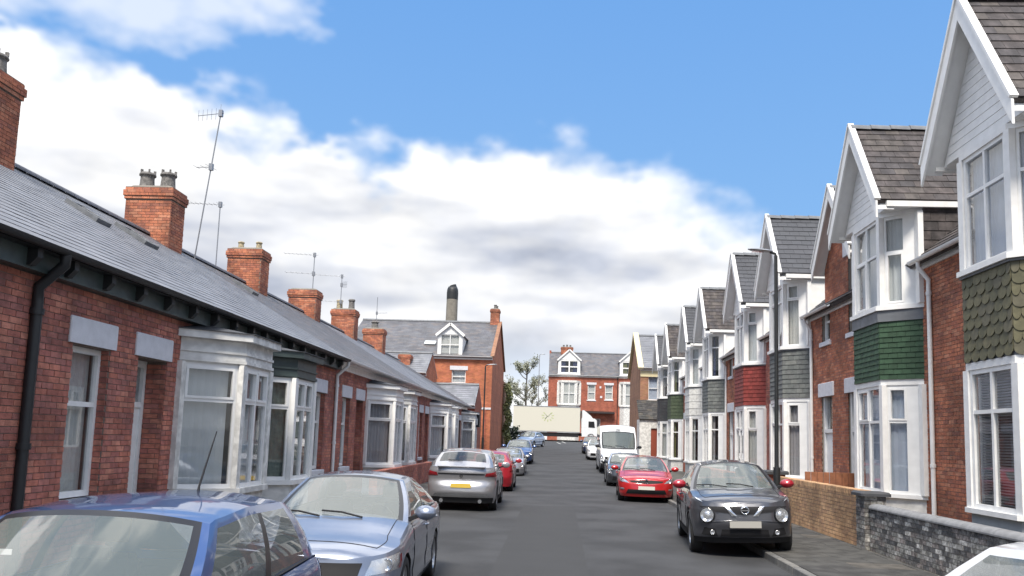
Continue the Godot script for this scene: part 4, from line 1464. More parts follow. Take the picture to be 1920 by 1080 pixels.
	var in_rw := func(i, j): return not solid_rear and i >= 2 and i < NS - 2 and j >= o.get("rear_low", 2) and j < NT - 1
	shell.grid(wsr, true, func(i, j): return i < 1 or i >= NS - 1)
	trim.grid(wsr, true, func(i, j): return (i == 1 or i == NS - 2) or (i >= 1 and i < NS - 1 and (j < 1 or j >= NT - 1)))
	var gw := MB.new().grid(wsr, true, in_ws)
	shell.grid(rwr, false, func(i, j): return not in_rw.call(i, j))
	var gr := MB.new()
	if not solid_rear: gr.grid(rwr, false, in_rw)
	var rr := []
	for i in 17:
		var u := i / 16.0
		var row := PackedVector3Array()
		for j in NS + 1:
			var sx := 1.0 - 2.0 * j / NS
			var b := 1.0 - pow(absf(sx), 2.2)
			var p: Vector3 = point.call(u, 1.0, 1.0).lerp(point.call(u, 1.0, -1.0), float(j) / NS)
			p.y += o.get("crown_roof", 0.06) * b
			p.z += 0.07 * b * clampf(1.0 - u * 3.0, 0.0, 1.0) - 0.04 * b * clampf(1.0 - (1.0 - u) * 3.0, 0.0, 1.0)
			row.append(p)
		rr.append(row)
	shell.grid(rr, true)
	var cab := part(h, "cabin", shell, M["paint_" + o.get("roof_paint", o.paint)])
	part(cab, "screen_surround", trim, M.gloss_black)
	for pm in pillars: part(cab, "pillar_trim", pm, M.gloss_black)
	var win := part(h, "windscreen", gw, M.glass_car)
	if o.get("wiper", true):
		var wp := MB.new()
		for s in [[0.30, 0.62], [0.60, 0.94]]:
			var a: Vector3 = wsr[int(s[0] * NS)][1] + Vector3(0, 0.015, 0.03)
			var b: Vector3 = wsr[int(s[1] * NS)][3] + Vector3(0, 0.015, 0.03)
			wp.tube([a, a.lerp(b, 0.5) + Vector3(0, 0.02, 0.01), b], 0.011, 5)
		part(win, "wiper", wp, M.plastic)
	if not solid_rear:
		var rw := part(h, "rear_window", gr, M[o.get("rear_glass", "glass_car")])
		if o.get("rear_wiper", false):
			part(rw, "rear_wiper", MB.new().tube([rwr[NS / 2][o.get("rear_low", 2)] + Vector3(0, 0.01, -0.03), rwr[NS / 4][o.get("rear_low", 2) + 1] + Vector3(0, 0.01, -0.03)], 0.011, 5), M.plastic)
	for q in ws.size():
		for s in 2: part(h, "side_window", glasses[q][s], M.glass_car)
	# inside: dashboard, seats, wheel
	if o.get("inside", true):
		var sy := sh.ysh(0.0)
		part(h, "dashboard", MB.new().cbox(Vector3(-W / 2 + 0.16, 0.55, zw0 - 0.42), Vector3(W / 2 - 0.16, sy - 0.03, zw0 - 0.02), 0.06), M.seat)
		for s in [-1, 1]:
			var st := MB.new()
			var sz := zw0 - 1.15
			st.cbox(Vector3(s * 0.36 - 0.24, 0.4, sz - 0.1), Vector3(s * 0.36 + 0.24, 0.62, sz + 0.45), 0.05)
			st.cbox(Vector3(s * 0.36 - 0.23, 0, -0.07), Vector3(s * 0.36 + 0.23, minf(0.62, H - 0.95), 0.07), 0.05, Transform3D(Basis(Vector3.RIGHT, -0.3), Vector3(0, 0.58, sz - 0.12)))
			st.cbox(Vector3(s * 0.36 - 0.12, 0, -0.045), Vector3(s * 0.36 + 0.12, 0.18, 0.045), 0.04, Transform3D(Basis(Vector3.RIGHT, -0.2), Vector3(0, 0.58 + minf(0.66, H - 0.91), sz - 0.30)))
			part(h, "seat", st, M.seat)
		part(h, "rear_view_mirror", MB.new().cbox(Vector3(-0.11, H - 0.30, zw1 + 0.10), Vector3(0.11, H - 0.23, zw1 + 0.13), 0.01), M.plastic)
		part(h, "rear_seat", MB.new().cbox(Vector3(-W / 2 + 0.3, 0, -0.08), Vector3(W / 2 - 0.3, minf(0.6, H - 0.98), 0.08), 0.06, Transform3D(Basis(Vector3.RIGHT, -0.3), Vector3(0, 0.5, zr + 0.35))), M.seat)
		var sw := MB.new()
		var ring := []
		for i in 15: ring.append(Vector3(0.36 + 0.18 * cos(TAU * i / 14.0), sy - 0.04 + 0.17 * sin(TAU * i / 14.0), zw0 - 0.55 + 0.07 * sin(TAU * i / 14.0)))
		part(h, "steering_wheel", sw.tube(ring, 0.016, 5), M.plastic)
	# wheels
	var rim: Material = M[o.get("rim", "rim")]
	for z in [zf, zr]:
		for s in [-1.0, 1.0]:
			wheel(h, Vector3(s * (W / 2 - 0.125), sh.r, z), sh.r, 0.21, s, rim, o.get("spokes", 5))
	# mirrors
	for s in [-1.0, 1.0]:
		var mz := zw0 - 0.14; var my := sh.ysh(mz) + 0.10
		var mb := MB.new()
		var T := Transform3D(Basis(Vector3.UP, s * -0.12), Vector3(s * (W / 2 + 0.09), my, mz))
		var rows := []
		for i in 9:
			var t := PI * i / 8.0
			var row := PackedVector3Array()
			for j in 13:
				var q := TAU * j / 12.0
				row.append(T * Vector3(cos(t) * 0.125, sin(t) * sin(q) * 0.085, sin(t) * cos(q) * (0.085 if cos(q) > 0 else 0.03)))
			rows.append(row)
		mb.grid(rows, true)
		var mr := part(h, "mirror", mb, M["paint_" + o.get("mirror", o.paint)] if o.get("mirror", "") != "black" else M.plastic)
		part(mr, "mirror_arm", MB.new().hexa([Vector3(s * (W / 2 - 0.12), my - 0.12, mz + 0.03), Vector3(s * (W / 2 + 0.03), my - 0.05, mz + 0.03), Vector3(s * (W / 2 + 0.03), my - 0.05, mz - 0.03), Vector3(s * (W / 2 - 0.12), my - 0.12, mz - 0.05), Vector3(s * (W / 2 - 0.12), my - 0.06, mz + 0.03), Vector3(s * (W / 2 + 0.03), my - 0.01, mz + 0.03), Vector3(s * (W / 2 + 0.03), my - 0.01, mz - 0.03), Vector3(s * (W / 2 - 0.12), my - 0.06, mz - 0.05)]), M.plastic)
		# moulding along the foot of the side windows
		var ml := []
		for i in 15: ml.append(point.call(lerpf(0.02, ws[-1][1] + 0.02, i / 14.0), 0.05, s) + Vector3(s * 0.006, 0, 0))
		part(cab, "window_moulding", MB.new().tube(ml, 0.009, 5), M.plastic)
		# door seams, sill line and handles
		var seam := MB.new()
		for z in o.get("seams", []):
			var rw2 := []
			var y0 := sh.bottom(z) + 0.05; var y1 := sh.ysh(z) - 0.01
			for j in 9:
				var y := lerpf(y0, y1, j / 8.0)
				rw2.append(sh.side(z, y, s) + Vector3(s * 0.001, 0, 0))
			seam.tube(rw2, 0.006, 4)
		if seam.v.size() > 0: part(bn, "door_seam", seam, M.plastic)
		for z in o.get("handles", []):
			var y := sh.ysh(z) - 0.12
			var p := sh.side(z, y, s)
			part(bn, "door_handle", MB.new().tube([p + Vector3(s * 0.005, 0, 0.1), p + Vector3(s * 0.035, 0, 0.07), p + Vector3(s * 0.035, 0, -0.07), p + Vector3(s * 0.005, 0, -0.1)], 0.013, 6), paint)
		if o.get("cladding", false):
			var cl := []
			for z in zu:
				cl.append(PackedVector3Array([sh.side(z, sh.bottom(z) + 0.0, s) + Vector3(s * 0.012, 0, 0), sh.side(z, maxf(sh.bottom(z) + 0.07, sh.gc + 0.14), s) + Vector3(s * 0.012, 0, 0)]))
			part(bn, "sill_cladding", MB.new().grid(cl, s < 0), M.plastic)
	if o.has("front"): o.front.call(h, sh)
	if o.has("rear"): o.rear.call(h, sh)
	if o.has("mast"):
		var q: Array = o.mast
		part(h, "roof_aerial", MB.new().tube([Vector3(q[0], roofy.call(q[1]) - 0.02, q[1]), Vector3(q[0], roofy.call(q[1]) + 0.03, q[1] - 0.01), Vector3(q[0] + 0.02, roofy.call(q[1]) + q[2], q[1] - q[2] * 0.5)], 0.012, 6, 0.004), M.plastic)
	return h

func lamps(h: Node3D, sh: Shell, q: Array, round_eyes := false) -> void:
	# headlights: silver bowl, round reflector, clear cover; q: a0,y0,a1,y1,a2,y2,a3,y3
	for s in [1.0, -1.0]:
		var n := part(h, "headlight", patch(sh, q[0], q[1], q[2], q[3], q[4], q[5], q[6], q[7], s, 0.003), M.lamp_silver)
		part(n, "lens", patch(sh, q[0], q[1], q[2], q[3], q[4], q[5], q[6], q[7], s, 0.012, 0.022), M.lamp_lens)
		var am: float = (q[0] + q[2] + q[4] + q[6]) / 4; var ym: float = (q[1] + q[3] + q[5] + q[7]) / 4
		var p := sh.front(am, ym, s)
		part(n, "reflector", MB.new().lathe([Vector2(0.001, 0.0), Vector2(0.03, 0.004), Vector2(0.055, 0.02), Vector2(0.06, 0.021), Vector2(0.06, 0.0)], 16, Transform3D(Basis(Vector3.RIGHT, PI / 2), p + Vector3(0, 0, 0.001))), M.chrome)

func badge_ring(h: Node3D, sh: Shell, y: float, r: float, end := 1.0) -> void:
	var p := sh.front(0.0, y, 1.0, end) + Vector3(0, 0, 0.03 * end)
	var pts := []
	for i in 21: pts.append(p + Vector3(cos(TAU * i / 20.0) * r, sin(TAU * i / 20.0) * r * 0.9, 0))
	var b := part(h, "badge", MB.new().tube(pts, r * 0.2, 6), M.chrome)
	part(b, "badge_bar", MB.new().box(p + Vector3(-r * 1.15, -r * 0.16, -0.008), p + Vector3(r * 1.15, r * 0.16, 0.012)), M.chrome)

func badge_diamond(h: Node3D, sh: Shell, y: float, r: float, m: Material, end := 1.0) -> void:
	var p := sh.front(0.0, y, 1.0, end) + Vector3(0, 0, 0.02 * end)
	var a := r * 0.72
	var b := part(h, "badge", MB.new().tube([p + Vector3(0, r, 0), p + Vector3(a, 0, 0.01 * end), p + Vector3(0, -r, 0), p + Vector3(-a, 0, 0.01 * end), p + Vector3(0, r, 0)], r * 0.17, 6), m)

func plate(h: Node3D, sh: Shell, y: float, m: Material, end := 1.0, tilt := 0.0) -> void:
	var z := sh.front(sh.a_of(0.2, y, end), y, 1.0, end).z
	var p := Vector3(0, y, z + 0.03 * end)
	part(h, "number_plate", MB.new().box(Vector3(-0.26, -0.055, -0.006), Vector3(0.26, 0.055, 0.006), Color.WHITE, Transform3D(Basis.IDENTITY, p)), m)

func dark_patch(h: Node3D, called: String, sh: Shell, q: Array, m: Material, off := 0.004, end := 1.0, both := true) -> void:
	for s in ([1.0, -1.0] if both else [1.0]):
		part(h, called, patch(sh, q[0], q[1], q[2], q[3], q[4], q[5], q[6], q[7], s, off, 0.0, end), m)

# ---------------------------------------------------------------- which vehicles stand where
func std_belt(L: float, yn: float, yc: float, zw0: float, yb: float, zr0: float, yt: float) -> Array:
	# height of the shoulder line against z, from tail to nose
	return [[-L / 2, yt], [zr0, yb], [0.0, (yb + yc) / 2], [zw0, yc], [L / 2 - 0.45, yn + 0.06], [L / 2 - 0.12, yn], [L / 2, yn - 0.05]]

func parked_cars() -> void:
	var left_rows := 0.12
	# blue hatchback, its nose towards the camera
	var o := {"L": 3.75, "W": 1.66, "H": 1.48, "wb": 2.42, "fo": 0.70, "r": 0.30, "paint": "blue", "crown": 0.07,
		"nose": [[0.15, 0.10], [0.45, 0.0], [0.70, 0.10], [0.95, 0.25]], "tail": [[0.2, 0.08], [0.5, 0.0], [0.8, 0.05], [1.1, 0.12]],
		"zw0": 0.88, "zw1": 0.22, "zr1": -1.42, "zr0": -1.78, "wr": 0.60, "windows": [[0.07, 0.46], [0.50, 0.80]], "bulge": 0.22,
		"roof": [[-1.6, 1.36], [-1.1, 1.46], [-0.4, 1.48], [0.15, 1.45], [0.6, 1.30]], "seams": [0.80, -0.32], "handles": [-0.15, -1.0], "mast": [0.0, -1.05, 0.42], "mirror": "blue", "rear_wiper": true}
	o.belt = std_belt(3.75, 0.72, 0.93, 0.88, 0.98, -1.6, 0.92)
	o.front = func(h, sh):
		lamps(h, sh, [0.42, 0.56, 0.80, 0.60, 0.84, 0.74, 0.50, 0.68])
		dark_patch(h, "grille", sh, [-0.4, 0.32, 0.4, 0.32, 0.38, 0.46, -0.38, 0.46], M.plastic, 0.004, 1.0, false)
		plate(h, sh, 0.50, M.plate_white)
		# slips of paper behind the windscreen
		part(h, "parking_permit", MB.new().box(Vector3(-0.58, 1.19, 0.40), Vector3(-0.40, 1.22, 0.404)), M.paper)
		part(h, "parking_permit", MB.new().box(Vector3(0.0, 0.99, 0.66), Vector3(0.05, 1.04, 0.664)), M.paper_yellow)
	o.rear = func(h, sh):
		for s in [1.0, -1.0]: part(h, "tail_light", patch(sh, 0.55, 0.68, 0.80, 0.68, 0.82, 0.95, 0.60, 0.95, s, 0.006, 0.01, -1.0), M.tail_red)
		plate(h, sh, 0.60, M.plate_yellow, -1.0)
	car("parked_car", "bright blue hatchback with a short roof aerial, nose to tail with a silver-blue saloon", "car", Vector3(-2.52, 0, -4.96), 0.01, o)

	# silver-blue saloon behind it
	o = {"L": 4.45, "W": 1.76, "H": 1.43, "wb": 2.62, "fo": 0.86, "r": 0.315, "paint": "silver_blue", "crown": 0.08, "bowf": 0.75,
		"nose": [[0.15, 0.14], [0.45, 0.0], [0.66, 0.08], [0.95, 0.25]], "tail": [[0.2, 0.12], [0.5, 0.0], [0.85, 0.04], [1.05, 0.10]],
		"zw0": 0.92, "zw1": 0.10, "zr1": -1.02, "zr0": -1.72, "wr": 0.59, "windows": [[0.07, 0.47], [0.51, 0.84]], "bulge": 0.24,
		"roof": [[-1.4, 1.28], [-0.9, 1.40], [-0.4, 1.43], [0.05, 1.41], [0.5, 1.27]], "seams": [0.86, -0.2], "handles": [-0.05, -1.0]}
	o.belt = std_belt(4.45, 0.70, 0.93, 0.92, 0.97, -1.72, 0.95)
	o.front = func(h, sh):
		lamps(h, sh, [0.36, 0.52, 0.80, 0.56, 0.86, 0.72, 0.42, 0.66])
		for s in [1.0, -1.0]: part(h, "indicator", patch(sh, 0.80, 0.56, 0.86, 0.57, 0.89, 0.70, 0.85, 0.70, s, 0.012), M.tail_red)
		dark_patch(h, "grille", sh, [-0.30, 0.52, 0.30, 0.52, 0.33, 0.64, -0.33, 0.64], M.plastic, 0.005, 1.0, false)
		badge_ring(h, sh, 0.60, 0.05)
		dark_patch(h, "air_intake", sh, [-0.5, 0.22, 0.5, 0.22, 0.48, 0.34, -0.48, 0.34], M.plastic, 0.005, 1.0, false)
		plate(h, sh, 0.43, M.plate_white)
	o.rear = func(h, sh):
		for s in [1.0, -1.0]: part(h, "tail_light", patch(sh, 0.55, 0.70, 0.86, 0.70, 0.86, 0.88, 0.55, 0.88, s, 0.006, 0.01, -1.0), M.tail_red)
	car("parked_car", "silver-blue saloon with long black wiper, boxed in behind a blue hatchback", "car", Vector3(-2.46, 0, -10.55), 0.025, o)

	# silver crossover, its back to the camera
	o = {"L": 4.55, "W": 1.84, "H": 1.57, "wb": 2.72, "fo": 0.92, "r": 0.35, "gc": 0.22, "paint": "silver", "crown": 0.06, "cladding": true, "bowr": 0.55, "pw": 3.2,
		"nose": [[0.15, 0.10], [0.45, 0.0], [0.80, 0.08], [1.0, 0.2]], "tail": [[0.22, 0.14], [0.50, 0.0], [0.62, 0.02], [0.80, 0.10], [1.0, 0.06], [1.1, 0.09]],
		"zw0": 0.92, "zw1": 0.15, "zr1": -1.45, "zr0": -2.06, "wr": 0.665, "windows": [[0.07, 0.42], [0.46, 0.72], [0.74, 0.84]], "bulge": 0.22, "bulge_rear": 0.13,
		"roof": [[-2.0, 1.36], [-1.45, 1.53], [-0.5, 1.60], [0.1, 1.57], [0.5, 1.4]], "seams": [0.8, -0.25], "handles": [-0.1, -1.0], "rear_wiper": true, "rim": "rim", "rear_glass": "glass_dark", "rear_low": 6}
	o.belt = std_belt(4.55, 0.86, 1.02, 0.92, 1.14, -1.9, 1.12)
	o.front = func(h, sh):
		lamps(h, sh, [0.5, 0.66, 0.82, 0.70, 0.86, 0.82, 0.55, 0.78])
		dark_patch(h, "grille", sh, [-0.4, 0.50, 0.4, 0.50, 0.4, 0.70, -0.4, 0.70], M.plastic, 0.005, 1.0, false)
		plate(h, sh, 0.5, M.plate_white)
	o.rear = func(h, sh):
		dark_patch(h, "bumper_insert", sh, [-0.72, 0.22, 0.72, 0.22, 0.70, 0.36, -0.70, 0.36], M.plastic, 0.008, -1.0, false)
		part(h, "skid_plate", patch(sh, -0.5, 0.36, 0.5, 0.36, 0.44, 0.45, -0.44, 0.45, 1.0, 0.014, 0.01, -1.0), M.chrome)
		for s in [1.0, -1.0]:
			part(h, "tail_light", patch(sh, 0.36, 0.90, 0.88, 0.89, 0.90, 1.04, 0.40, 0.98, s, 0.012, 0.015, -1.0), M.tail_red)
			part(h, "exhaust", MB.new().tube([Vector3(s * 0.5, 0.27, -2.05), Vector3(s * 0.5, 0.27, -2.2)], 0.05, 10), M.chrome)
		part(h, "tail_strip", patch(sh, -0.36, 0.935, 0.36, 0.935, 0.36, 0.965, -0.36, 0.965, 1.0, 0.010, 0.0, -1.0), M.gloss_black)
		badge_diamond(h, sh, 0.90, 0.05, M.plastic, -1.0)
		plate(h, sh, 0.66, M.plate_yellow, -1.0)
		part(h, "spoiler", MB.new().cbox(Vector3(-0.62, 1.13, -2.26), Vector3(0.62, 1.155, -2.05), 0.012), M.paint_silver)
	car("parked_car", "silver coupe-backed crossover with yellow rear plate and slim red tail lights", "car", Vector3(-2.48, 0, -24.35), PI + 0.015, o)

	# small red hatchback
	var hatch := func(paint: String, extra := {}) -> Dictionary:
		var q := {"L": 4.0, "W": 1.72, "H": 1.46, "wb": 2.5, "fo": 0.80, "r": 0.31, "paint": paint, "crown": 0.07,
			"nose": [[0.15, 0.10], [0.45, 0.0], [0.72, 0.08], [0.95, 0.25]], "tail": [[0.2, 0.10], [0.5, 0.0], [0.8, 0.04], [1.1, 0.10]],
			"zw0": 0.92, "zw1": 0.20, "zr1": -1.45, "zr0": -1.85, "wr": 0.60, "windows": [[0.07, 0.45], [0.49, 0.80]], "bulge": 0.22,
			"roof": [[-1.6, 1.33], [-1.1, 1.43], [-0.4, 1.46], [0.15, 1.43], [0.6, 1.28]], "seams": [0.8, -0.25], "handles": [-0.1, -1.0]}
		q.belt = std_belt(4.0, 0.72, 0.94, 0.92, 1.0, -1.7, 0.95)
		q.front = func(h, sh):
			lamps(h, sh, [0.45, 0.56, 0.82, 0.60, 0.86, 0.74, 0.52, 0.68])
			dark_patch(h, "grille", sh, [-0.45, 0.28, 0.45, 0.28, 0.42, 0.46, -0.42, 0.46], M.plastic, 0.005, 1.0, false)
			plate(h, sh, 0.42, M.plate_white)
		q.rear = func(h, sh):
			for s in [1.0, -1.0]: part(h, "tail_light", patch(sh, 0.6, 0.70, 0.88, 0.70, 0.88, 0.95, 0.65, 0.95, s, 0.006, 0.01, -1.0), M.tail_red)
			plate(h, sh, 0.60, M.plate_yellow, -1.0)
		q.merge(extra, true)
		return q
	car("parked_car", "small dark red hatchback parked in front of a silver coupe-backed crossover", "car", Vector3(-2.42, 0, -32.7), PI + 0.01, hatch.call("red_dark"))
	car("parked_car", "pale silver hatchback parked between dark red and royal blue cars", "car", Vector3(-2.42, 0, -43.6), 0.0, hatch.call("silver", {"H": 1.5}))
	car("parked_car", "royal blue hatchback beyond the pale silver hatchback, outside the low cottages", "car", Vector3(-2.35, ground_y(54), -54.0), 0.0, hatch.call("blue"))
	var c7 := car("parked_car", "dark sky-grey hatchback drawn up where the street meets the main road", "car", Vector3(-2.6, ground_y(84), -84.0), -0.35, hatch.call("sky"))
	c7.rotation.x = 0.025

	# grey crossover with red mirrors
	o = {"L": 4.13, "W": 1.77, "H": 1.57, "wb": 2.53, "fo": 0.84, "r": 0.345, "gc": 0.22, "paint": "grey", "crown": 0.06, "cladding": true, "mirror": "red_dark", "bowf": 0.70, "pw": 2.7,
		"nose": [[0.20, 0.16], [0.38, 0.05], [0.55, 0.0], [0.78, 0.02], [0.92, 0.08], [1.05, 0.2]], "tail": [[0.2, 0.10], [0.5, 0.0], [0.9, 0.06], [1.2, 0.12]],
		"zw0": 0.86, "zw1": 0.16, "zr1": -1.35, "zr0": -1.82, "wr": 0.57, "windows": [[0.08, 0.48], [0.52, 0.80]], "bulge": 0.24, "taper": 0.12, "crown_roof": 0.07,
		"roof": [[-1.6, 1.40], [-1.0, 1.52], [-0.4, 1.57], [0.15, 1.54], [0.6, 1.38]], "seams": [0.72, -0.35], "handles": [-0.2], "spokes": 6}
	o.belt = [[-2.06, 1.08], [-1.6, 1.12], [0.0, 1.05], [0.86, 1.06], [1.6, 0.98], [1.92, 0.93], [2.06, 0.88]]
	o.front = func(h, sh):
		# black band with a chrome vee and a round badge
		dark_patch(h, "grille", sh, [0.0, 0.70, 0.30, 0.75, 0.60, 0.835, 0.0, 0.835], M.plastic, 0.008)
		for s in [1.0, -1.0]:
			part(h, "grille_vee", patch(sh, 0.05, 0.68, 0.10, 0.68, 0.18, 0.845, 0.13, 0.845, s, 0.020, 0.012), M.lamp_silver)
		badge_ring(h, sh, 0.775, 0.065)
		for s in [1.0, -1.0]:
			var p: Vector3 = sh.front(0.435, 0.69, s)
			var q: Vector3 = sh.front(0.445, 0.69, s)
			var nn: Vector3 = (q - p).normalized().cross(Vector3.UP)
			if nn.z < 0: nn = -nn
			nn = (nn + Vector3(0, 0.12, 0.8)).normalized()
			var T := Transform3D(Basis(Vector3.RIGHT, PI / 2), p + Vector3(0, 0, 0.02))
			T.basis = Basis(nn.cross(Vector3.UP).normalized(), nn, nn.cross(Vector3.UP).cross(nn).normalized())
			var b := part(h, "headlight", MB.new().lathe([Vector2(0.135, -0.10), Vector2(0.135, 0.015), Vector2(0.126, 0.026), Vector2(0.112, 0.024)], 22, T), M.gloss_black)
			part(b, "reflector", MB.new().lathe([Vector2(0.114, 0.022), Vector2(0.085, 0.0), Vector2(0.062, -0.012), Vector2(0.06, 0.012), Vector2(0.03, 0.02), Vector2(0.001, 0.022)], 20, T), M.lamp_silver)
			part(b, "lens", MB.new().lathe([Vector2(0.116, 0.024), Vector2(0.085, 0.042), Vector2(0.001, 0.05)], 20, T), M.lamp_lens)
			# slim lamp on top of the wing
			part(h, "position_lamp", patch(sh, 0.50, 0.90, 0.72, 0.95, 0.80, 0.99, 0.60, 0.95, s, 0.008, 0.014), M.lamp_silver)
			var f: Vector3 = sh.front(0.36, 0.40, s)
			part(h, "fog_lamp_surround", patch(sh, 0.27, 0.33, 0.56, 0.36, 0.50, 0.48, 0.32, 0.46, s, 0.005), M.plastic)
			part(h, "fog_lamp", MB.new().lathe([Vector2(0.042, -0.02), Vector2(0.042, 0.02), Vector2(0.034, 0.024), Vector2(0.001, 0.016)], 14, Transform3D(Basis(Vector3.RIGHT, PI / 2), f + Vector3(0, 0, 0.012))), M.lamp_silver)
			# bumper crease and wheel-arch lip
			part(h, "bumper_crease", patch(sh, 0.05, 0.60, 0.62, 0.56, 0.62, 0.575, 0.05, 0.615, s, 0.012, 0.008), M.paint_grey)
		dark_patch(h, "lower_grille", sh, [-0.24, 0.33, 0.24, 0.33, 0.22, 0.45, -0.22, 0.45], M.plastic, 0.006, 1.0, false)
		dark_patch(h, "bumper_lip", sh, [-0.8, 0.22, 0.8, 0.22, 0.76, 0.31, -0.76, 0.31], M.plastic, 0.01, 1.0, false)
		plate(h, sh, 0.54, M.plate_grey)
		part(h, "parking_permit", MB.new().box(Vector3(-0.52, 1.11, 0.72), Vector3(-0.43, 1.14, 0.724)), M.paper)
	o.rear = func(h, sh):
		for s in [1.0, -1.0]: part(h, "tail_light", patch(sh, 0.55, 0.80, 0.80, 0.80, 0.82, 1.05, 0.60, 1.05, s, 0.006, 0.01, -1.0), M.tail_red)
	car("parked_car", "dark grey crossover with red door mirrors, round headlights and two wheels on the kerb", "car", Vector3(3.36, 0.045, -16.95), -0.062, o).rotation.z = 0.04

	# red hatchback
	o = {"L": 4.3, "W": 1.81, "H": 1.47, "wb": 2.64, "fo": 0.90, "r": 0.32, "paint": "red", "crown": 0.08, "bowf": 0.78, "pw": 2.6,
		"nose": [[0.16, 0.12], [0.40, 0.0], [0.58, 0.04], [0.72, 0.12], [0.95, 0.34]], "tail": [[0.2, 0.10], [0.5, 0.0], [0.8, 0.04], [1.1, 0.10]],
		"zw0": 0.98, "zw1": 0.16, "zr1": -1.5, "zr0": -1.95, "wr": 0.60, "windows": [[0.07, 0.45], [0.49, 0.80]], "bulge": 0.28,
		"roof": [[-1.6, 1.33], [-1.1, 1.43], [-0.4, 1.47], [0.12, 1.44], [0.6, 1.28]], "seams": [0.85, -0.25], "handles": [-0.1, -1.0]}
	o.belt = std_belt(4.3, 0.74, 0.95, 0.98, 1.0, -1.8, 0.96)
	o.front = func(h, sh):
		lamps(h, sh, [0.36, 0.62, 0.74, 0.66, 0.82, 0.80, 0.46, 0.70])
		dark_patch(h, "grille", sh, [0.0, 0.60, 0.30, 0.64, 0.36, 0.69, 0.0, 0.72], M.plastic, 0.006)
		badge_diamond(h, sh, 0.66, 0.095, M.chrome)
		dark_patch(h, "lower_grille", sh, [-0.46, 0.28, 0.46, 0.28, 0.40, 0.42, -0.40, 0.42], M.plastic, 0.006, 1.0, false)
		for s in [1.0, -1.0]: part(h, "running_lamp", patch(sh, 0.52, 0.40, 0.74, 0.41, 0.74, 0.45, 0.52, 0.45, s, 0.012, 0.01), M.lamp_silver)
		plate(h, sh, 0.47, M.plate_white)
	o.rear = func(h, sh):
		for s in [1.0, -1.0]: part(h, "tail_light", patch(sh, 0.6, 0.70, 0.88, 0.70, 0.88, 0.95, 0.65, 0.95, s, 0.006, 0.01, -1.0), M.tail_red)
	car("parked_car", "bright red hatchback with a chrome diamond badge on its nose", "car", Vector3(2.98, 0, -29.85), -0.05, o)

	car("parked_car", "charcoal hatchback with pale roof, squeezed between red hatchback and white van", "car", Vector3(3.02, 0.0, -38.6), -0.02, hatch.call("charcoal", {"roof_paint": "sky"}))

	# high-roofed white van
	o = {"L": 5.6, "W": 2.08, "H": 2.55, "wb": 3.4, "fo": 0.95, "r": 0.35, "gc": 0.24, "paint": "white", "crown": 0.06, "mirror": "black", "bowf": 0.5, "bowr": 0.12, "pw": 3.6,
		"nose": [[0.2, 0.06], [0.5, 0.0], [0.85, 0.06], [1.2, 0.3]], "tail": [[0.2, 0.02], [0.6, 0.0], [1.3, 0.0]],
		"belt": [[-2.8, 1.35], [0.6, 1.32], [1.75, 1.28], [2.3, 1.10], [2.68, 0.98], [2.8, 0.94]],
		"zw0": 1.85, "zw1": 1.1, "zr1": -2.74, "zr0": -2.78, "wr": 0.95, "windows": [[0.02, 0.17]], "bulge": 0.22, "bulge_rear": 0.0, "wv1": 0.62, "taper": 0.0, "drop": 0.07, "solid_rear": true,
		"roof": [[-2.8, 2.54], [0.2, 2.56], [0.7, 2.48], [1.1, 2.2], [1.6, 1.9]], "seams": [1.7, 0.7], "inside": true, "spokes": 8, "rim": "rim_dark", "crown_roof": 0.08}
	o.front = func(h, sh):
		lamps(h, sh, [0.50, 0.72, 0.80, 0.74, 0.84, 1.00, 0.58, 0.92])
		dark_patch(h, "grille", sh, [-0.40, 0.66, 0.40, 0.66, 0.42, 0.84, -0.42, 0.84], M.plastic, 0.006, 1.0, false)
		dark_patch(h, "bumper", sh, [-0.85, 0.24, 0.85, 0.24, 0.85, 0.50, -0.85, 0.50], M.plastic, 0.012, 1.0, false)
		badge_ring(h, sh, 0.78, 0.07)
		plate(h, sh, 0.40, M.plate_white)
	car("parked_van", "white high-roofed panel van parked in the row of cars", "van", Vector3(3.30, ground_y(48.5), -48.4), 0.0, o)
	car("parked_car", "white hatchback tucked in behind the high-roofed white van", "car", Vector3(2.95, ground_y(62), -62.2), 0.0, hatch.call("white"))
	car("parked_car", "navy hatchback at the far end of the row, short of the junction", "car", Vector3(2.95, ground_y(72), -72.5), 0.0, hatch.call("navy"))
	# roof of a white car at the kerb beside the grey brick wall
	car("parked_car", "white hatchback at the kerb beside the mottled grey garden wall, showing only its roof", "car", Vector3(3.0, 0, -4.75), PI, hatch.call("white", {"H": 1.5, "roof": [[-1.6, 1.36], [-1.1, 1.46], [-0.4, 1.49], [0.15, 1.46], [0.6, 1.31]]}))

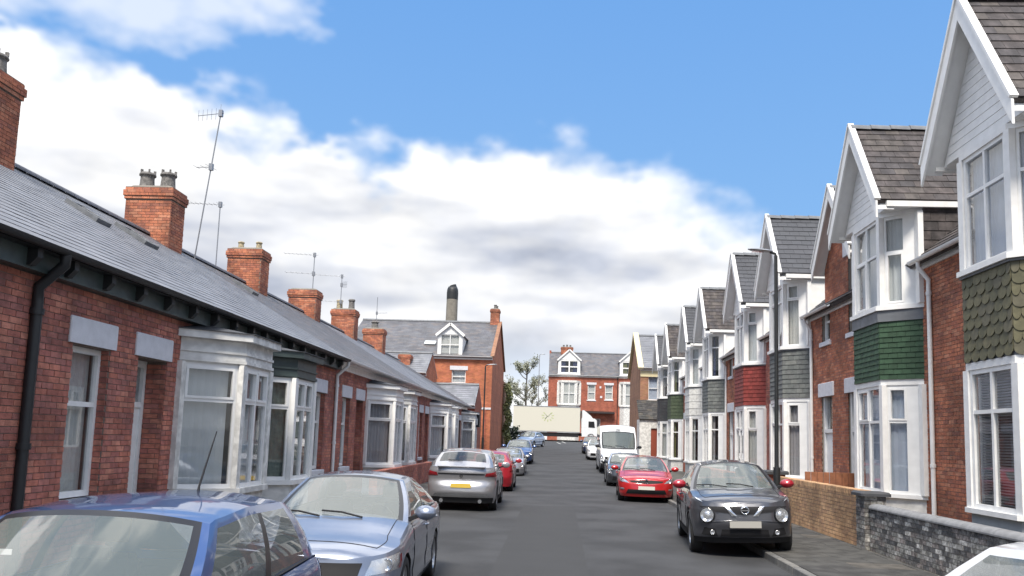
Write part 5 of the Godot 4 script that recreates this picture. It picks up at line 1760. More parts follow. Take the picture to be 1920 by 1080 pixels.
func lorry() -> void:
	# box lorry crossing the end of the street, its cab to the east
	var t := thing("box_lorry", "cream box lorry with white cab and faded green leaf emblem, crossing the main road", "lorry", Vector3(0, ground_y(114), -114.0), 0.02)
	var x0 := -5.9; var x1 := 2.9
	var b := part(t, "cargo_box", MB.new().cbox(Vector3(x0, 1.05, -1.25), Vector3(x1, 4.35, 1.25), 0.04), M.cream_box)
	for e in [[Vector3(x0 - 0.01, 1.0, 1.2), Vector3(x1 + 0.01, 1.12, 1.27)], [Vector3(x0 - 0.01, 4.28, 1.2), Vector3(x1 + 0.01, 4.38, 1.27)]]:
		part(b, "rail", MB.new().box(e[0], e[1]), M.steel)
	part(t, "chassis", MB.new().box(Vector3(x0 + 0.2, 0.62, -0.5), Vector3(4.9, 0.98, 0.5)), M.plastic)
	part(t, "side_guard", MB.new().box(Vector3(x0 + 3.6, 0.45, 1.12), Vector3(x1 - 0.2, 0.95, 1.16)), M.plastic)
	part(t, "rear_bumper", MB.new().box(Vector3(x0, 0.45, -1.1), Vector3(x0 + 0.12, 0.75, 1.1)), M.plastic)
	var cabp := V2([3.15, 0.55, 5.25, 0.55, 5.25, 1.5, 5.05, 2.75, 4.75, 2.95, 3.15, 2.95])
	var c := part(t, "cab", MB.new().slab(cabp, -1.2, 1.2), M.paint_white)
	part(c, "air_deflector", MB.new().slab(V2([3.2, 2.952, 4.55, 2.952, 4.3, 3.3, 3.4, 4.0, 3.2, 4.0]), -1.1, 1.1), M.paint_white)
	part(c, "side_window", MB.new().slab(V2([4.0, 1.75, 4.85, 1.72, 4.75, 2.55, 4.0, 2.55]), 1.201, 1.21), M.gloss_black)
	part(c, "windscreen", MB.new().quad_mb(Vector3(5.245, 1.55, 1.1), Vector3(5.245, 1.55, -1.1), Vector3(5.06, 2.72, -1.1), Vector3(5.06, 2.72, 1.1), 0.01), M.gloss_black)
	part(c, "door_step", MB.new().box(Vector3(4.0, 0.5, 1.2), Vector3(4.7, 0.7, 1.24)), M.plastic)
	part(c, "mirror", MB.new().cbox(Vector3(5.1, 1.9, 1.28), Vector3(5.2, 2.5, 1.5), 0.03), M.plastic)
	part(c, "front_bumper", MB.new().cbox(Vector3(5.2, 0.4, -1.18), Vector3(5.36, 0.85, 1.18), 0.03), M.plastic)
	for x in [4.35, -3.4, -4.6]:
		for s in [-1.0, 1.0]: wheel_z(t, Vector3(x, 0.5, s * 1.05), 0.5, 0.3, s)
	# emblem: a pale ring of leaves with a dark stroke, and a faint line of small strokes below it
	var em := MB.new()
	var ex := -1.35; var ey := 3.05
	for k in 9:
		var a := PI * 0.75 + 1.5 * PI * k / 8.0
		var T := Transform3D(Basis(Vector3(0, 0, 1), a), Vector3(ex + cos(a) * 0.62, ey + sin(a) * 0.52, 1.256))
		em.slab(V2([-0.12, -0.05, 0.14, -0.07, 0.24, 0.0, 0.14, 0.07, -0.12, 0.05]), 0.0, 0.004, T)
	part(b, "emblem", em, M.emblem_pale)
	var stroke := MB.new()
	stroke.tube([Vector3(ex - 0.35, ey - 0.3, 1.258), Vector3(ex - 0.05, ey + 0.02, 1.258), Vector3(ex + 0.1, ey + 0.05, 1.258), Vector3(ex + 0.45, ey + 0.5, 1.258)], 0.05, 6, 0.02)
	stroke.tube([Vector3(ex - 0.3, ey + 0.3, 1.258), Vector3(ex - 0.2, ey + 0.1, 1.258), Vector3(ex + 0.05, ey + 0.0, 1.258)], 0.03, 6)
	part(b, "emblem_stroke", stroke, M.emblem_dark)

func wheel_z(host: Node3D, p: Vector3, r: float, wd: float, s: float) -> void:
	var T := Transform3D(Basis(Vector3.RIGHT, s * PI / 2), p)
	var w := part(host, "wheel", MB.new().lathe([Vector2(r * 0.6, -wd / 2), Vector2(r * 0.95, -wd / 2), Vector2(r, -wd / 2 + 0.04), Vector2(r, wd / 2 - 0.04), Vector2(r * 0.95, wd / 2), Vector2(r * 0.6, wd / 2)], 24, T), M.tyre)
	part(w, "rim", MB.new().lathe([Vector2(r * 0.62, -wd / 2 + 0.02), Vector2(r * 0.62, wd / 2 - 0.04), Vector2(r * 0.4, wd / 2 - 0.1), Vector2(0.001, wd / 2 - 0.06)], 20, T), M.rim)

# ---------------------------------------------------------------- ground, road, pavements
func make_ground() -> void:
	var zs := [30.0]
	var d := -6.0
	while d < 126.0:
		zs.append(-d); d += 4.0
	zs.append(-130.0); zs.append(-1500.0)
	var sheet := func(x0: float, x1: float, lift: float, near: float, far: float) -> MB:
		var mb := MB.new()
		for i in zs.size() - 1:
			if -zs[i + 1] <= near or -zs[i] >= far: continue
			var a := minf(zs[i], -near); var b := maxf(zs[i + 1], -far)
			mb.quad(Vector3(x0, ground_y(-a) + lift, a), Vector3(x1, ground_y(-a) + lift, a), Vector3(x1, ground_y(-b) + lift, b), Vector3(x0, ground_y(-b) + lift, b))
		return mb
	setting("ground", sheet.call(-900.0, 900.0, -0.06, -30.0, 1500.0), M.earth)
	setting("road", sheet.call(-3.6, 3.6, 0.0, -30.0, 107.0), M.asphalt)
	var mr := MB.new()
	var y := ground_y(112) + 0.004
	mr.box(Vector3(-160, y - 0.03, -121), Vector3(160, y, -106.5))
	setting("main_road", mr, M.asphalt)
	# worn patches of newer surfacing
	for p in [[-0.9, 0.5, 12.0, 25.0], [0.2, 1.5, 31.0, 36.0]]:
		var pm := MB.new()
		pm.quad(Vector3(p[0], 0.004, -p[2]), Vector3(p[1], 0.004, -p[2]), Vector3(p[1] + 0.04, 0.004, -p[3]), Vector3(p[0] - 0.03, 0.004, -p[3]))
		setting("road_patch", pm, M.patch)
	# worn give-way marks at the mouth of the street
	for p in [[0.3, 96.0, 1.2], [0.9, 100.0, 0.8]]:
		var pm := MB.new()
		var a: float = p[1]
		pm.quad(Vector3(p[0], ground_y(a) + 0.006, -a), Vector3(p[0] + 0.16, ground_y(a) + 0.006, -a), Vector3(p[0] - 0.24, ground_y(a + 5) + 0.006, -a - 5), Vector3(p[0] - 0.42, ground_y(a + 5) + 0.006, -a - 5))
		setting("road_marking", pm, M.paint)
	for s in [-1.0, 1.0]:
		var back := 5.15 if s < 0 else 5.62
		var pv := MB.new()
		for i in zs.size() - 1:
			var a := minf(zs[i], 20.0); var b := maxf(zs[i + 1], -105.0)
			if a <= b: continue
			var ya := ground_y(-a); var yb := ground_y(-b)
			var xa := 3.72; var xb := back
			if s < 0: pv.hexa([Vector3(-xb, ya - 0.05, a), Vector3(-xa, ya - 0.05, a), Vector3(-xa, yb - 0.05, b), Vector3(-xb, yb - 0.05, b), Vector3(-xb, ya + 0.095, a), Vector3(-xa, ya + 0.095, a), Vector3(-xa, yb + 0.095, b), Vector3(-xb, yb + 0.095, b)])
			else: pv.hexa([Vector3(xa, ya - 0.05, a), Vector3(xb, ya - 0.05, a), Vector3(xb, yb - 0.05, b), Vector3(xa, yb - 0.05, b), Vector3(xa, ya + 0.095, a), Vector3(xb, ya + 0.095, a), Vector3(xb, yb + 0.095, b), Vector3(xa, yb + 0.095, b)])
		var pave := setting("pavement", pv, M["slab_1"])
		# kerb stones
		var ks := MB.new()
		ks.cbox(Vector3(-0.06, -0.06, -0.455), Vector3(0.06, 0.115, 0.455), 0.014)
		var items := []
		var z := -2.0
		while z > -104.0:
			var yy := ground_y(-z)
			items.append([Transform3D(Basis.IDENTITY, Vector3(s * 3.66, yy + rng.randf_range(-0.004, 0.004), z)), 0, rng.randi() % 3])
			z -= 0.915
		pieces(pave, "kerb_stone", "kerb_line", items, [ks], M.kerb, 40)
		# slabs, laid in rows across
		var sl := MB.new()
		sl.cbox(Vector3(0, 0, 0), Vector3(1, 0.03, 1), 0.006)
		items = []
		z = -4.0
		var row := 0
		while z > -60.0:
			var dz := 0.6
			var x := 3.725
			var first := true
			while x < back - 0.05:
				var wd := 0.9 if not (first and row % 2) else 0.45
				first = false
				var e := minf(x + wd, back)
				var X0 := x if s > 0 else -e
				items.append([Transform3D(Basis(Vector3(e - x - 0.008, 0, 0), Vector3(0, 1, 0), Vector3(0, 0, dz - 0.008)), Vector3(X0 + 0.004, ground_y(-z) + 0.085 + rng.randf_range(-0.003, 0.003), z - dz)), 0, rng.randi() % 5 if rng.randf() < 0.35 else rng.randi() % 2])
				x = e
			z -= dz
			row += 1
		pieces(pave, "paving_slab", "paving", items, [sl], M.slab, 120 if s > 0 else 40)
	# small front yards behind the garden walls
	var yard := MB.new()
	yard.box(Vector3(5.63, -0.05, -60), Vector3(7.6, 0.08, 0))
	yard.box(Vector3(-6.2, -0.05, -60), Vector3(-5.16, 0.08, 0))
	setting("yards", yard, M.concrete)

# ---------------------------------------------------------------- garden walls
func garden_wall(called: String, label: String, x: float, d0: float, d1: float, h: float, kind: String, coping: String, singles: int, face: float, group := "low garden walls") -> Node3D:
	var len := d1 - d0
	# local x runs away from the camera on the west side and towards it on the east side; z towards the street
	var t := thing(called, label, "wall", Vector3(x, 0.08, -d0 if face > 0 else -d1), PI / 2 if face > 0 else -PI / 2, group)
	var wb := MB.new()
	wb.box(Vector3(0, -0.1, -0.215), Vector3(len, h - 0.1, 0))
	var w := part(t, "core", wb, M.mortar_pale)
	bricks(w, Transform3D.IDENTITY, 0.0, len, 0.01, h - 0.1, [], kind, singles)
	var end_x := len if face < 0 else 0.0
	bricks(w, frame_of(Vector3(end_x, 0, 0 if face < 0 else -0.215), Vector3(0, 0, -1 if face < 0 else 1), Vector3.UP), 0.0, 0.215, 0.01, h - 0.1, [], kind, 0)
	bricks(w, frame_of(Vector3(len, 0, -0.215), Vector3(-1, 0, 0), Vector3.UP), 0.0, len, 0.3, h - 0.1, [], kind, 0)
	if coping == "edge":
		var sh := MB.new().cbox(Vector3(0, 0, -0.22), Vector3(0.066, 0.105, 0.01), 0.006)
		var items := []
		var k := 0.0
		while k < len - 0.06:
			items.append([Transform3D(Basis.IDENTITY, Vector3(k, h - 0.1, rng.randf_range(-0.003, 0.003))), 0, rng.randi() % M[kind].cols.size()])
			k += 0.075
		pieces(t, "coping_brick", "coping", items, [sh], M[kind], 120)
	else:
		var k := 0.0
		while k < len - 0.05:
			var e := minf(k + 0.9, len)
			var rows := []
			for i in 9:
				var a := PI * i / 8.0
				rows.append(PackedVector3Array([Vector3(k + 0.003, h - 0.1 + 0.02 + sin(a) * 0.075, -0.1075 + cos(a) * 0.145), Vector3(e - 0.003, h - 0.1 + 0.02 + sin(a) * 0.075, -0.1075 + cos(a) * 0.145)]))
			var m := MB.new().grid(rows, true)
			m.box(Vector3(k + 0.003, h - 0.1, -0.2525), Vector3(e - 0.003, h - 0.078, 0.0375))
			part(t, "coping_stone", m, M.stone_cap)
			k = e
	return t

# ---------------------------------------------------------------- lamps
func street_lamp(label: String, at: Vector3, h: float, arm: float, m: Material, turn := 0.0) -> Node3D:
	var t := thing("street_lamp", label, "street lamp", at, turn, "street lamps")
	part(t, "post", MB.new().tube([Vector3(0, -0.1, 0), Vector3(0, 1.3, 0)], 0.085, 14), m)
	part(t, "post_shaft", MB.new().tube([Vector3(0, 1.3, 0), Vector3(0, 1.36, 0), Vector3(0, h, 0)], 0.058, 12, 0.046), m)
	part(t, "bracket", MB.new().tube([Vector3(0, h - 0.03, 0), Vector3(-0.02, h + 0.05, 0), Vector3(-0.15, h + 0.09, 0)], 0.035, 8), m)
	var hd := MB.new()
	var rows := []
	for i in 9:
		var u := i / 8.0
		var row := PackedVector3Array()
		var wd := 0.13 * sqrt(maxf(0.02, 1.0 - pow(2.0 * u - 1.0, 4.0)))
		for j in 9:
			var a := TAU * j / 8.0
			row.append(Vector3(-0.08 - u * arm, h + 0.10 + u * 0.05 + sin(a) * 0.05 * (1.0 if sin(a) > 0 else 0.5) * (0.6 + 0.4 * sin(PI * u)), cos(a) * wd))
		rows.append(row)
	hd.grid(rows)
	var hn := part(t, "lamp_head", hd, M.steel)
	part(hn, "lamp_glass", MB.new().box(Vector3(-0.08 - arm * 0.85, h + 0.085, -0.08), Vector3(-0.08 - arm * 0.35, h + 0.1, 0.08)), M.lamp_lens)
	return t

# ---------------------------------------------------------------- trees and hedge
func tree(label: String, at: Vector3, h: float, spread: float, leaves: int, sd: int) -> void:
	var r := RandomNumberGenerator.new()
	r.seed = sd
	var t := thing("street_tree", label, "tree", at, 0.0)
	var wood := MB.new()
	var tips := []
	wood.tube([Vector3(0, -0.2, 0), Vector3(0.05, h * 0.25, 0.02), Vector3(-0.05, h * 0.5, 0), Vector3(0.08, h * 0.8, 0.03)], h * 0.017, 9, h * 0.006)
	for k in 15:
		var y := h * r.randf_range(0.22, 0.75)
		var a := r.randf() * TAU
		var len := spread * r.randf_range(0.5, 1.0) * (1.15 - 0.6 * y / h)
		var p := Vector3(0, y, 0)
		var dir := Vector3(cos(a), r.randf_range(0.5, 1.2), sin(a)).normalized()
		var pts := [p]
		for i in 4:
			p += dir * len * 0.25
			dir = (dir + Vector3(r.randf_range(-0.3, 0.3), r.randf_range(-0.1, 0.35), r.randf_range(-0.3, 0.3))).normalized()
			pts.append(p)
			if i > 0:
				for q in 4:
					var d2 := (dir + Vector3(r.randf_range(-1, 1), r.randf_range(-0.5, 0.8), r.randf_range(-1, 1))).normalized()
					var e := p + d2 * len * r.randf_range(0.18, 0.42)
					wood.tube([p, p.lerp(e, 0.5) + Vector3(0, 0.06, 0), e], 0.03, 5, 0.008)
					tips.append([p, e])
		wood.tube(pts, h * 0.006, 6, h * 0.002)
	part(t, "trunk", wood, M.bark)
	var lf := MB.new()
	for k in leaves:
		var tip = tips[r.randi() % tips.size()]
		var c: Vector3 = tip[0].lerp(tip[1], r.randf_range(0.3, 1.15)) + Vector3(r.randfn(0, 0.16), r.randfn(0, 0.16), r.randfn(0, 0.16))
		var u := Vector3(r.randf_range(-1, 1), r.randf_range(-1, 1), r.randf_range(-1, 1)).normalized()
		var v := u.cross(Vector3(r.randf_range(-1, 1), 1, r.randf_range(-1, 1))).normalized()
		var s := r.randf_range(0.07, 0.16)
		lf.quad(c - u * s, c - v * s * 0.6, c + u * s, c + v * s * 0.6)
	part(t, "crown", lf, M.leaf)

func bush(called: String, label: String, cat: String, at: Vector3, size: Vector3, n: int, leaf: float, sd: int, m: Material, stems := true) -> void:
	var r := RandomNumberGenerator.new()
	r.seed = sd
	var t := thing(called, label, cat, at)
	var st := MB.new()
	for k in 12:
		var e := Vector3(r.randf_range(-0.4, 0.4) * size.x, size.y * r.randf_range(0.5, 0.9), r.randf_range(-0.4, 0.4) * size.z)
		st.tube([Vector3(e.x * 0.5, -0.1, e.z * 0.5), e * 0.6, e], 0.02, 5, 0.006)
	part(t, "stem", st, M.bark)
	var lf := MB.new()
	for k in n:
		var p := Vector3(r.randf_range(-1, 1), r.randf_range(-1, 1), r.randf_range(-1, 1))
		var q := p.length()
		if q > 0.01: p *= minf(1.0, (0.75 + 0.3 * r.randf()) / maxf(absf(p.x), maxf(absf(p.y), absf(p.z))) * r.randf_range(0.8, 1.0))
		var c := Vector3(p.x * size.x * 0.5, size.y * (0.5 + 0.5 * p.y), p.z * size.z * 0.5)
		c += Vector3(sin(c.y * 3.0), sin(c.x * 2.2), sin(c.x * 3.0 + c.y)) * 0.12
		var u := Vector3(r.randf_range(-1, 1), r.randf_range(-1, 1), r.randf_range(-1, 1)).normalized()
		var v := u.cross(Vector3(r.randf_range(-1, 1), 1, r.randf_range(-1, 1))).normalized()
		var s := leaf * r.randf_range(0.6, 1.2)
		lf.quad(c - u * s, c - v * s * 0.6, c + u * s, c + v * s * 0.6)
	part(t, "foliage", lf, m)

# ---------------------------------------------------------------- larger buildings round the junction
# origin at the front left corner of the base; x to the right, front wall in the plane z = 0, ridge along x
func block(t: Node3D, w: float, depth: float, eave: float, ridge: float, mat: String, roof: String, wins: Array, back_ridge := true) -> void:
	var holes := []
	for q in wins: holes.append([q[0], q[1], q[2], q[3]])
	var wl := part(t, "wall", wall_mb(Transform3D.IDENTITY, 0, w, -1.0, eave, 0.35, holes), M[mat])
	var rest := MB.new()
	rest.box(Vector3(0, -1.0, -depth), Vector3(w, eave, -depth + 0.3))
	for x in [0.0, w - 0.3]:
		rest.box(Vector3(x, -1.0, -depth + 0.3), Vector3(x + 0.3, eave, -0.35))
		rest.slab(V2([-depth, eave, 0.0, eave, -depth / 2, ridge]), -0.3, 0.0, frame_of(Vector3(x, 0, 0), Vector3(0, 0, 1), Vector3.UP))
	rest.box(Vector3(0.3, eave * 0.5 - 0.1, -depth + 0.3), Vector3(w - 0.3, eave * 0.5 + 0.1, -0.35))
	part(t, "side_wall", rest, M[mat])
	for q in wins:
		var s: Dictionary = q[4] if q.size() > 4 else {"tran": [0.5], "blind": "curtain_pale", "bkind": "net"}
		glazing(t, false, Transform3D(Basis.IDENTITY, Vector3(q[0], 0, -0.12)), q[2] - q[0], q[1], q[3], s)
		if s.get("lintel", true):
			part(t, "lintel", MB.new().box(Vector3(q[0] - 0.15, q[3] + 0.002, -0.1), Vector3(q[2] + 0.15, q[3] + 0.32, 0.04)), M.stone)
			part(t, "sill", MB.new().box(Vector3(q[0] - 0.12, q[1] - 0.16, -0.1), Vector3(q[2] + 0.12, q[1] - 0.002, 0.08)), M.stone)
	var e := Vector3(0, eave - 0.1, 0.25); var r := Vector3(0, ridge, -depth / 2)
	var T := frame_of(e, Vector3.RIGHT, r - e)
	var dk := MB.new()
	dk.box(Vector3(0, 0, -0.1), Vector3(w, (r - e).length(), 0), Color.WHITE, T)
	var b := Vector3(0, eave - 0.1, -depth - 0.25)
	dk.box(Vector3(0, -(b - r).length(), -0.1), Vector3(w, -0.03, 0), Color.WHITE, frame_of(r, Vector3.RIGHT, r - b))
	var rf := part(t, "roof", dk, M[roof + "_0"])
	slates(rf, "slate", T, w, (r - e).length(), 0.45, 0.32, roof, 0, 0.01, 0.014, 0.003)
	part(rf, "ridge", MB.new().tube([r + Vector3(0, 0.02, 0), r + Vector3(w, 0.02, 0)], 0.12, 8), M.lead)
	part(t, "fascia", MB.new().box(Vector3(0, eave - 0.30, 0.0), Vector3(w, eave - 0.05, 0.10)), M.white)
	gutter(t, Vector3(0, eave - 0.06, 0.32), Vector3(w, eave - 0.06, 0.32), 0.08, M.white)

func dormer(t: Node3D, xc: float, w: float, y0: float, eave: float, apex: float, zf: float, back: float, win: Dictionary, roof: String) -> void:
	var h := w / 2
	var d := MB.new()
	var wx := h - 0.22
	d.box(Vector3(xc - h, y0, zf - 0.15), Vector3(xc - wx, eave, zf))
	d.box(Vector3(xc + wx, y0, zf - 0.15), Vector3(xc + h, eave, zf))
	d.slab(V2([xc - h, eave, xc + h, eave, xc, apex - 0.1]), zf - 0.15, zf)
	d.box(Vector3(xc - h, y0, back), Vector3(xc - h + 0.1, eave, zf - 0.15))
	d.box(Vector3(xc + h - 0.1, y0, back), Vector3(xc + h, eave, zf - 0.15))
	var n := part(t, "dormer", d, M.white)
	glazing(n, true, Transform3D(Basis.IDENTITY, Vector3(xc - wx, 0, zf - 0.03)), 2 * wx, y0 + 0.08, eave, win)
	part(n, "dormer_sill", MB.new().box(Vector3(xc - h - 0.06, y0 - 0.06, zf - 0.1), Vector3(xc + h + 0.06, y0 + 0.08, zf + 0.08)), M.white)
	for s in [-1, 1]:
		var e := Vector3(xc + s * (h + 0.15), eave - 0.1, zf + 0.15)
		var up := Vector3(xc, apex, zf + 0.15) - e
		var T := frame_of(Vector3(e.x, e.y, back if s < 0 else zf + 0.15), Vector3(0, 0, 1 if s < 0 else -1), up)
		part(n, "dormer_roof", MB.new().box(Vector3(0, 0, -0.08), Vector3(zf + 0.15 - back, up.length() - (0.0 if s < 0 else 0.04), 0.0), Color.WHITE, T), M[roof + "_1"])
		var a := e + Vector3(0, -0.02, 0.02); var b := Vector3(xc, apex - 0.02, zf + 0.17)
		var dn := (b - a).normalized()
		part(n, "bargeboard", beam(a, b, 0.05, 0.2, Vector3(-dn.y, dn.x, 0) if s > 0 else Vector3(-dn.y, dn.x, 0)), M.white)

func far_buildings() -> void:
	# corner house closing the low terrace: its back wall looks up the street
	var gy := ground_y(66)
	var t := thing("corner_house", "tall orange-brick corner house with white roof dormer and slate roof beyond the cottages", "house", Vector3(-17.2, gy, -66.0))
	var e := 8.2 - gy
	block(t, 12.0, 14.0, e, 11.75 - gy, "brick_far_orange", "slate_old", [[8.85, 5.35, 9.95, 6.35, {"tran": [0.5], "blind": "blind", "bkind": "vertical", "bfrac": 1.0}], [4.0, 5.0, 5.0, 6.6], [8.9, 1.2, 10.0, 3.0]])
	dormer(t, 8.62, 1.95, e - 0.05, e + 1.65, e + 2.5, -0.05, -3.6, {"mull": [0.5], "tran": [0.5], "blind": "curtain_pale", "bkind": "net"}, "slate_old")
	chimney(t, 11.55, -7.0, 11.2 - gy, 13.0 - gy, 0.75, 0.9, [[0.0, 0.1, 0.35, 0.13, "pot"], [0.1, -0.25, 0.3, 0.12, "pot"]], 0)
	part(t, "skylight", MB.new().box(Vector3(0, 0, 0), Vector3(0.9, 0.7, 0.06), Color.WHITE, frame_of(Vector3(6.3, e + 0.95, -1.75), Vector3.RIGHT, Vector3(0, 3.55, -7.0)) * Transform3D(Basis.IDENTITY, Vector3(0, 0, 0.05))), M.blind)
	downpipe(t, Vector3(7.3, 0, 0.0), 0.0, e - 0.1, 0.3, M.white, 0.05)
	part(t, "string_course", MB.new().box(Vector3(9.0, 3.35, 0.0), Vector3(12.0, 3.5, 0.05)), M.stone)
	for k in [0.0, 1.0]:
		part(t, "pilaster", MB.new().box(Vector3(10.35 + k * 1.1, -0.5, 0.0), Vector3(10.55 + k * 1.1, 3.35, 0.08)), M.brick_far)
	# verge stones along the street gable
	for s in [-1, 1]:
		var a := Vector3(12.0, e - 0.05, 0.3 if s > 0 else -14.3); var b := Vector3(12.0, 11.85 - gy, -7.0)
		part(t, "gable_coping", beam(a, b, 0.3, 0.12, Vector3.UP), M.brick_far_brown)

	# chimney stack of a works behind the corner house
	var f := thing("boiler_flue", "tall grey concrete flue with a sooty black top behind the corner house roof", "flue", Vector3(-12.3, ground_y(95), -95.0))
	part(f, "shaft", MB.new().lathe([Vector2(0.75, -0.2), Vector2(0.64, 15.85)], 20), M.concrete)
	part(f, "sooty_top", MB.new().lathe([Vector2(0.65, 15.85), Vector2(0.66, 16.6), Vector2(0.62, 17.0), Vector2(0.5, 17.3), Vector2(0.001, 17.35)], 20), M.black_paint)
	part(f, "cowl", MB.new().tube([Vector3(0.1, 17.2, 0), Vector3(0.0, 17.5, 0)], 0.38, 12), M.black_paint)

	# low slate-roofed outhouse at the end of the cottages
	gy = ground_y(58)
	t = thing("outhouse", "low brick outhouse with grey-green slate roof against the corner house", "outhouse", Vector3(-9.4, gy, -58.5))
	block(t, 3.7, 5.0, 4.15 - gy, 5.6 - gy, "brick_far", "slate_pale", [[2.2, 0.9, 3.2, 2.4]])
	# rear wing whose roof slopes show above the cottage roofs
	t = thing("rear_wing", "brick rear wing with bluish slate roof and squat chimney behind the cottages", "house", Vector3(-13.6, ground_y(57), -57.5))
	block(t, 4.6, 5.0, 6.2 - ground_y(57), 7.7 - ground_y(57), "brick_far_orange", "slate", [[1.2, 3.6, 2.2, 5.0]])
	chimney(t, 2.9, -1.2, 5.9 - ground_y(57), 7.5 - ground_y(57), 0.8, 0.9, [], 0)

	# terrace across the main road, with shops below
	gy = ground_y(124)
	t = thing("dormered_terrace", "red-brick terrace with two white gabled dormers across the main road", "house", Vector3(-1.5, gy, -124.0))
	e = 11.35 - gy
	var sash := {"tran": [0.5], "blind": "curtain_pale", "bkind": "net", "fw": 0.1}
	block(t, 15.0, 9.0, e, 15.0 - gy, "brick_far", "slate_old", [[5.7, 5.9, 6.8, 8.1, sash], [8.2, 6.0, 9.3, 8.1, sash], [12.6, 6.0, 13.6, 8.1, sash], [5.6, 0.4, 7.6, 3.2, {"lintel": false, "mull": [0.5], "blind": "curtain_grey", "bkind": "net"}]])
	dormer(t, 2.95, 3.2, e + 0.1, e + 2.2, e + 3.7, 0.0, -4.4, {"mull": [0.5], "tran": [0.5], "fw": 0.2, "blind": "curtain_navy"}, "slate_old")
	dormer(t, 11.9, 3.2, e + 0.1, e + 2.2, e + 3.7, 0.0, -4.4, {"mull": [0.5], "tran": [0.5], "fw": 0.2, "blind": "curtain_olive"}, "slate_old")
	var bo := bay_outline(3.0, 1.05, 0.55, 0.7)
	for q in [[3.0, 1.05], [11.9, 1.05]]:
		bo = bay_outline(q[0], q[1], 0.55, 0.7)
		var bm := MB.new()
		bm.column(bay_outline(q[0], q[1], 0.55, 0.7, 0.1), 5.0, 5.15)
		bm.column(bay_outline(q[0], q[1], 0.55, 0.7, 0.08), 8.3, 8.6)
		posts(bm, bo, 5.15, 8.3, 0.14)
		var by := part(t, "bay_window", bm, M.white_old)
		part(by, "bay_base", MB.new().column(bay_outline(q[0], q[1], 0.55, 0.7, -0.03), 0.0, 5.0), M.white_old)
		for k in 3:
			var T := facet(bo[k], bo[k + 1]) * Transform3D(Basis.IDENTITY, Vector3(0.15, 0, -0.03))
			glazing(by, true, T, bo[k].distance_to(bo[k + 1]) - 0.3, 5.15, 8.3, {"tran": [0.5], "mull": [0.5] if k == 1 else [], "fw": 0.12, "blind": "curtain_pale", "bkind": "net"})
	part(t, "shop_awning", MB.new().slab(V2([0, 4.3, 1.0, 4.05, 1.0, 3.95, 0, 4.15]), 0.0, 5.4, frame_of(Vector3(9.6, 0, 0.02), Vector3(0, 0, 1), Vector3.UP) * Transform3D(Basis.IDENTITY, Vector3.ZERO)), M.black_paint)
	chimney(t, 2.6, -4.5, 14.4 - gy, 15.9 - gy, 1.8, 0.8, [[-0.5, 0, 0.3, 0.14, "pot"], [0.0, 0, 0.35, 0.14, "pot"], [0.5, 0, 0.3, 0.14, "pot"]], 0)
	part(t, "parapet", MB.new().box(Vector3(-0.02, e, -4.7), Vector3(0.25, 15.3 - gy, -4.3)), M.brick_far)
	part(t, "wall_plaque", MB.new().box(Vector3(7.4, 7.6, 0.0), Vector3(7.65, 7.9, 0.05)), M.stone)
	part(t, "wall_plaque", MB.new().box(Vector3(7.5, 6.2, 0.0), Vector3(7.8, 6.5, 0.05)), M.stone)
	downpipe(t, Vector3(10.0, 0, 0), 0.0, e - 0.1, 0.3, M.black_paint, 0.06)

	# corner house at the end of the gabled terrace
	gy = ground_y(66)
	t = thing("corner_house", "brown-brick corner house with stone-coped gable at the end of gabled terrace", "house", Vector3(6.3, gy, -66.5))
	e = 7.75 - gy
	block(t, 7.0, 9.5, e, 10.75 - gy, "brick_far_brown", "slate", [[0.62, 5.2 - gy, 1.38, 7.05 - gy, {"tran": [0.5], "blind": "blind_blue", "bkind": "vertical", "bfrac": 1.0}]])
	for s in [-1, 1]:
		var a := Vector3(0.0, e - 0.15, 0.35 if s > 0 else -9.85); var b := Vector3(0.0, 10.95 - gy, -4.75)
		part(t, "gable_coping", beam(a, b, 0.42, 0.18, Vector3.UP), M.cream)
	part(t, "stone_band", MB.new().box(Vector3(0.0, e - 0.75, 0.0), Vector3(7.0, e - 0.32, 0.06)), M.cream)
	# its single-storey wing with a stone-tiled roof and a red door
	t = thing("lean_to", "low rendered lean-to with mottled roof and brick-red door by the coped gable", "outhouse", Vector3(6.05, ground_y(63), -64.0))
	part(t, "wall", wall_mb(Transform3D.IDENTITY, 0, 1.9, -0.6, 3.0, 0.25, [[0.85, 0.0, 1.75, 2.35]]), M.white_old)
	part(t, "side_wall", MB.new().box(Vector3(0, -0.6, -2.1), Vector3(0.25, 3.0, -0.25)).box(Vector3(1.65, -0.6, -2.1), Vector3(1.9, 3.0, -0.25)), M.white_old)
	part(t, "door", MB.new().box(Vector3(0.85, -0.6, -0.2), Vector3(1.75, 2.35, -0.1)), M.door_red)
	var le := Vector3(-0.05, 3.0, 0.15)
	var lt := frame_of(le, Vector3.RIGHT, Vector3(0, 1.5, -2.2))
	var ln := part(t, "roof", MB.new().box(Vector3(0, 0, -0.06), Vector3(2.0, 2.66, 0.0), Color.WHITE, lt), M.concrete)
	slates(ln, "slate", lt, 2.0, 2.66, 0.35, 0.28, "slab", 0, 0.02, 0.02, 0.006)

	# ivy on the end wall, evergreen by the lorry
	bush("ivy_screen", "rough green ivy over the end of the brick yard wall beside the lorry", "ivy", Vector3(-4.75, ground_y(81), -81.0), Vector3(0.6, 6.2, 4.0), 2200, 0.13, 31, M.ivy)
	t = thing("yard_wall", "high brown-brick yard wall running on from the corner house gable", "wall", Vector3(-5.55, ground_y(80), -80.2))
	part(t, "core", MB.new().box(Vector3(0, -0.6, -9.0), Vector3(0.35, 6.2, 0)), M.brick_far_brown)
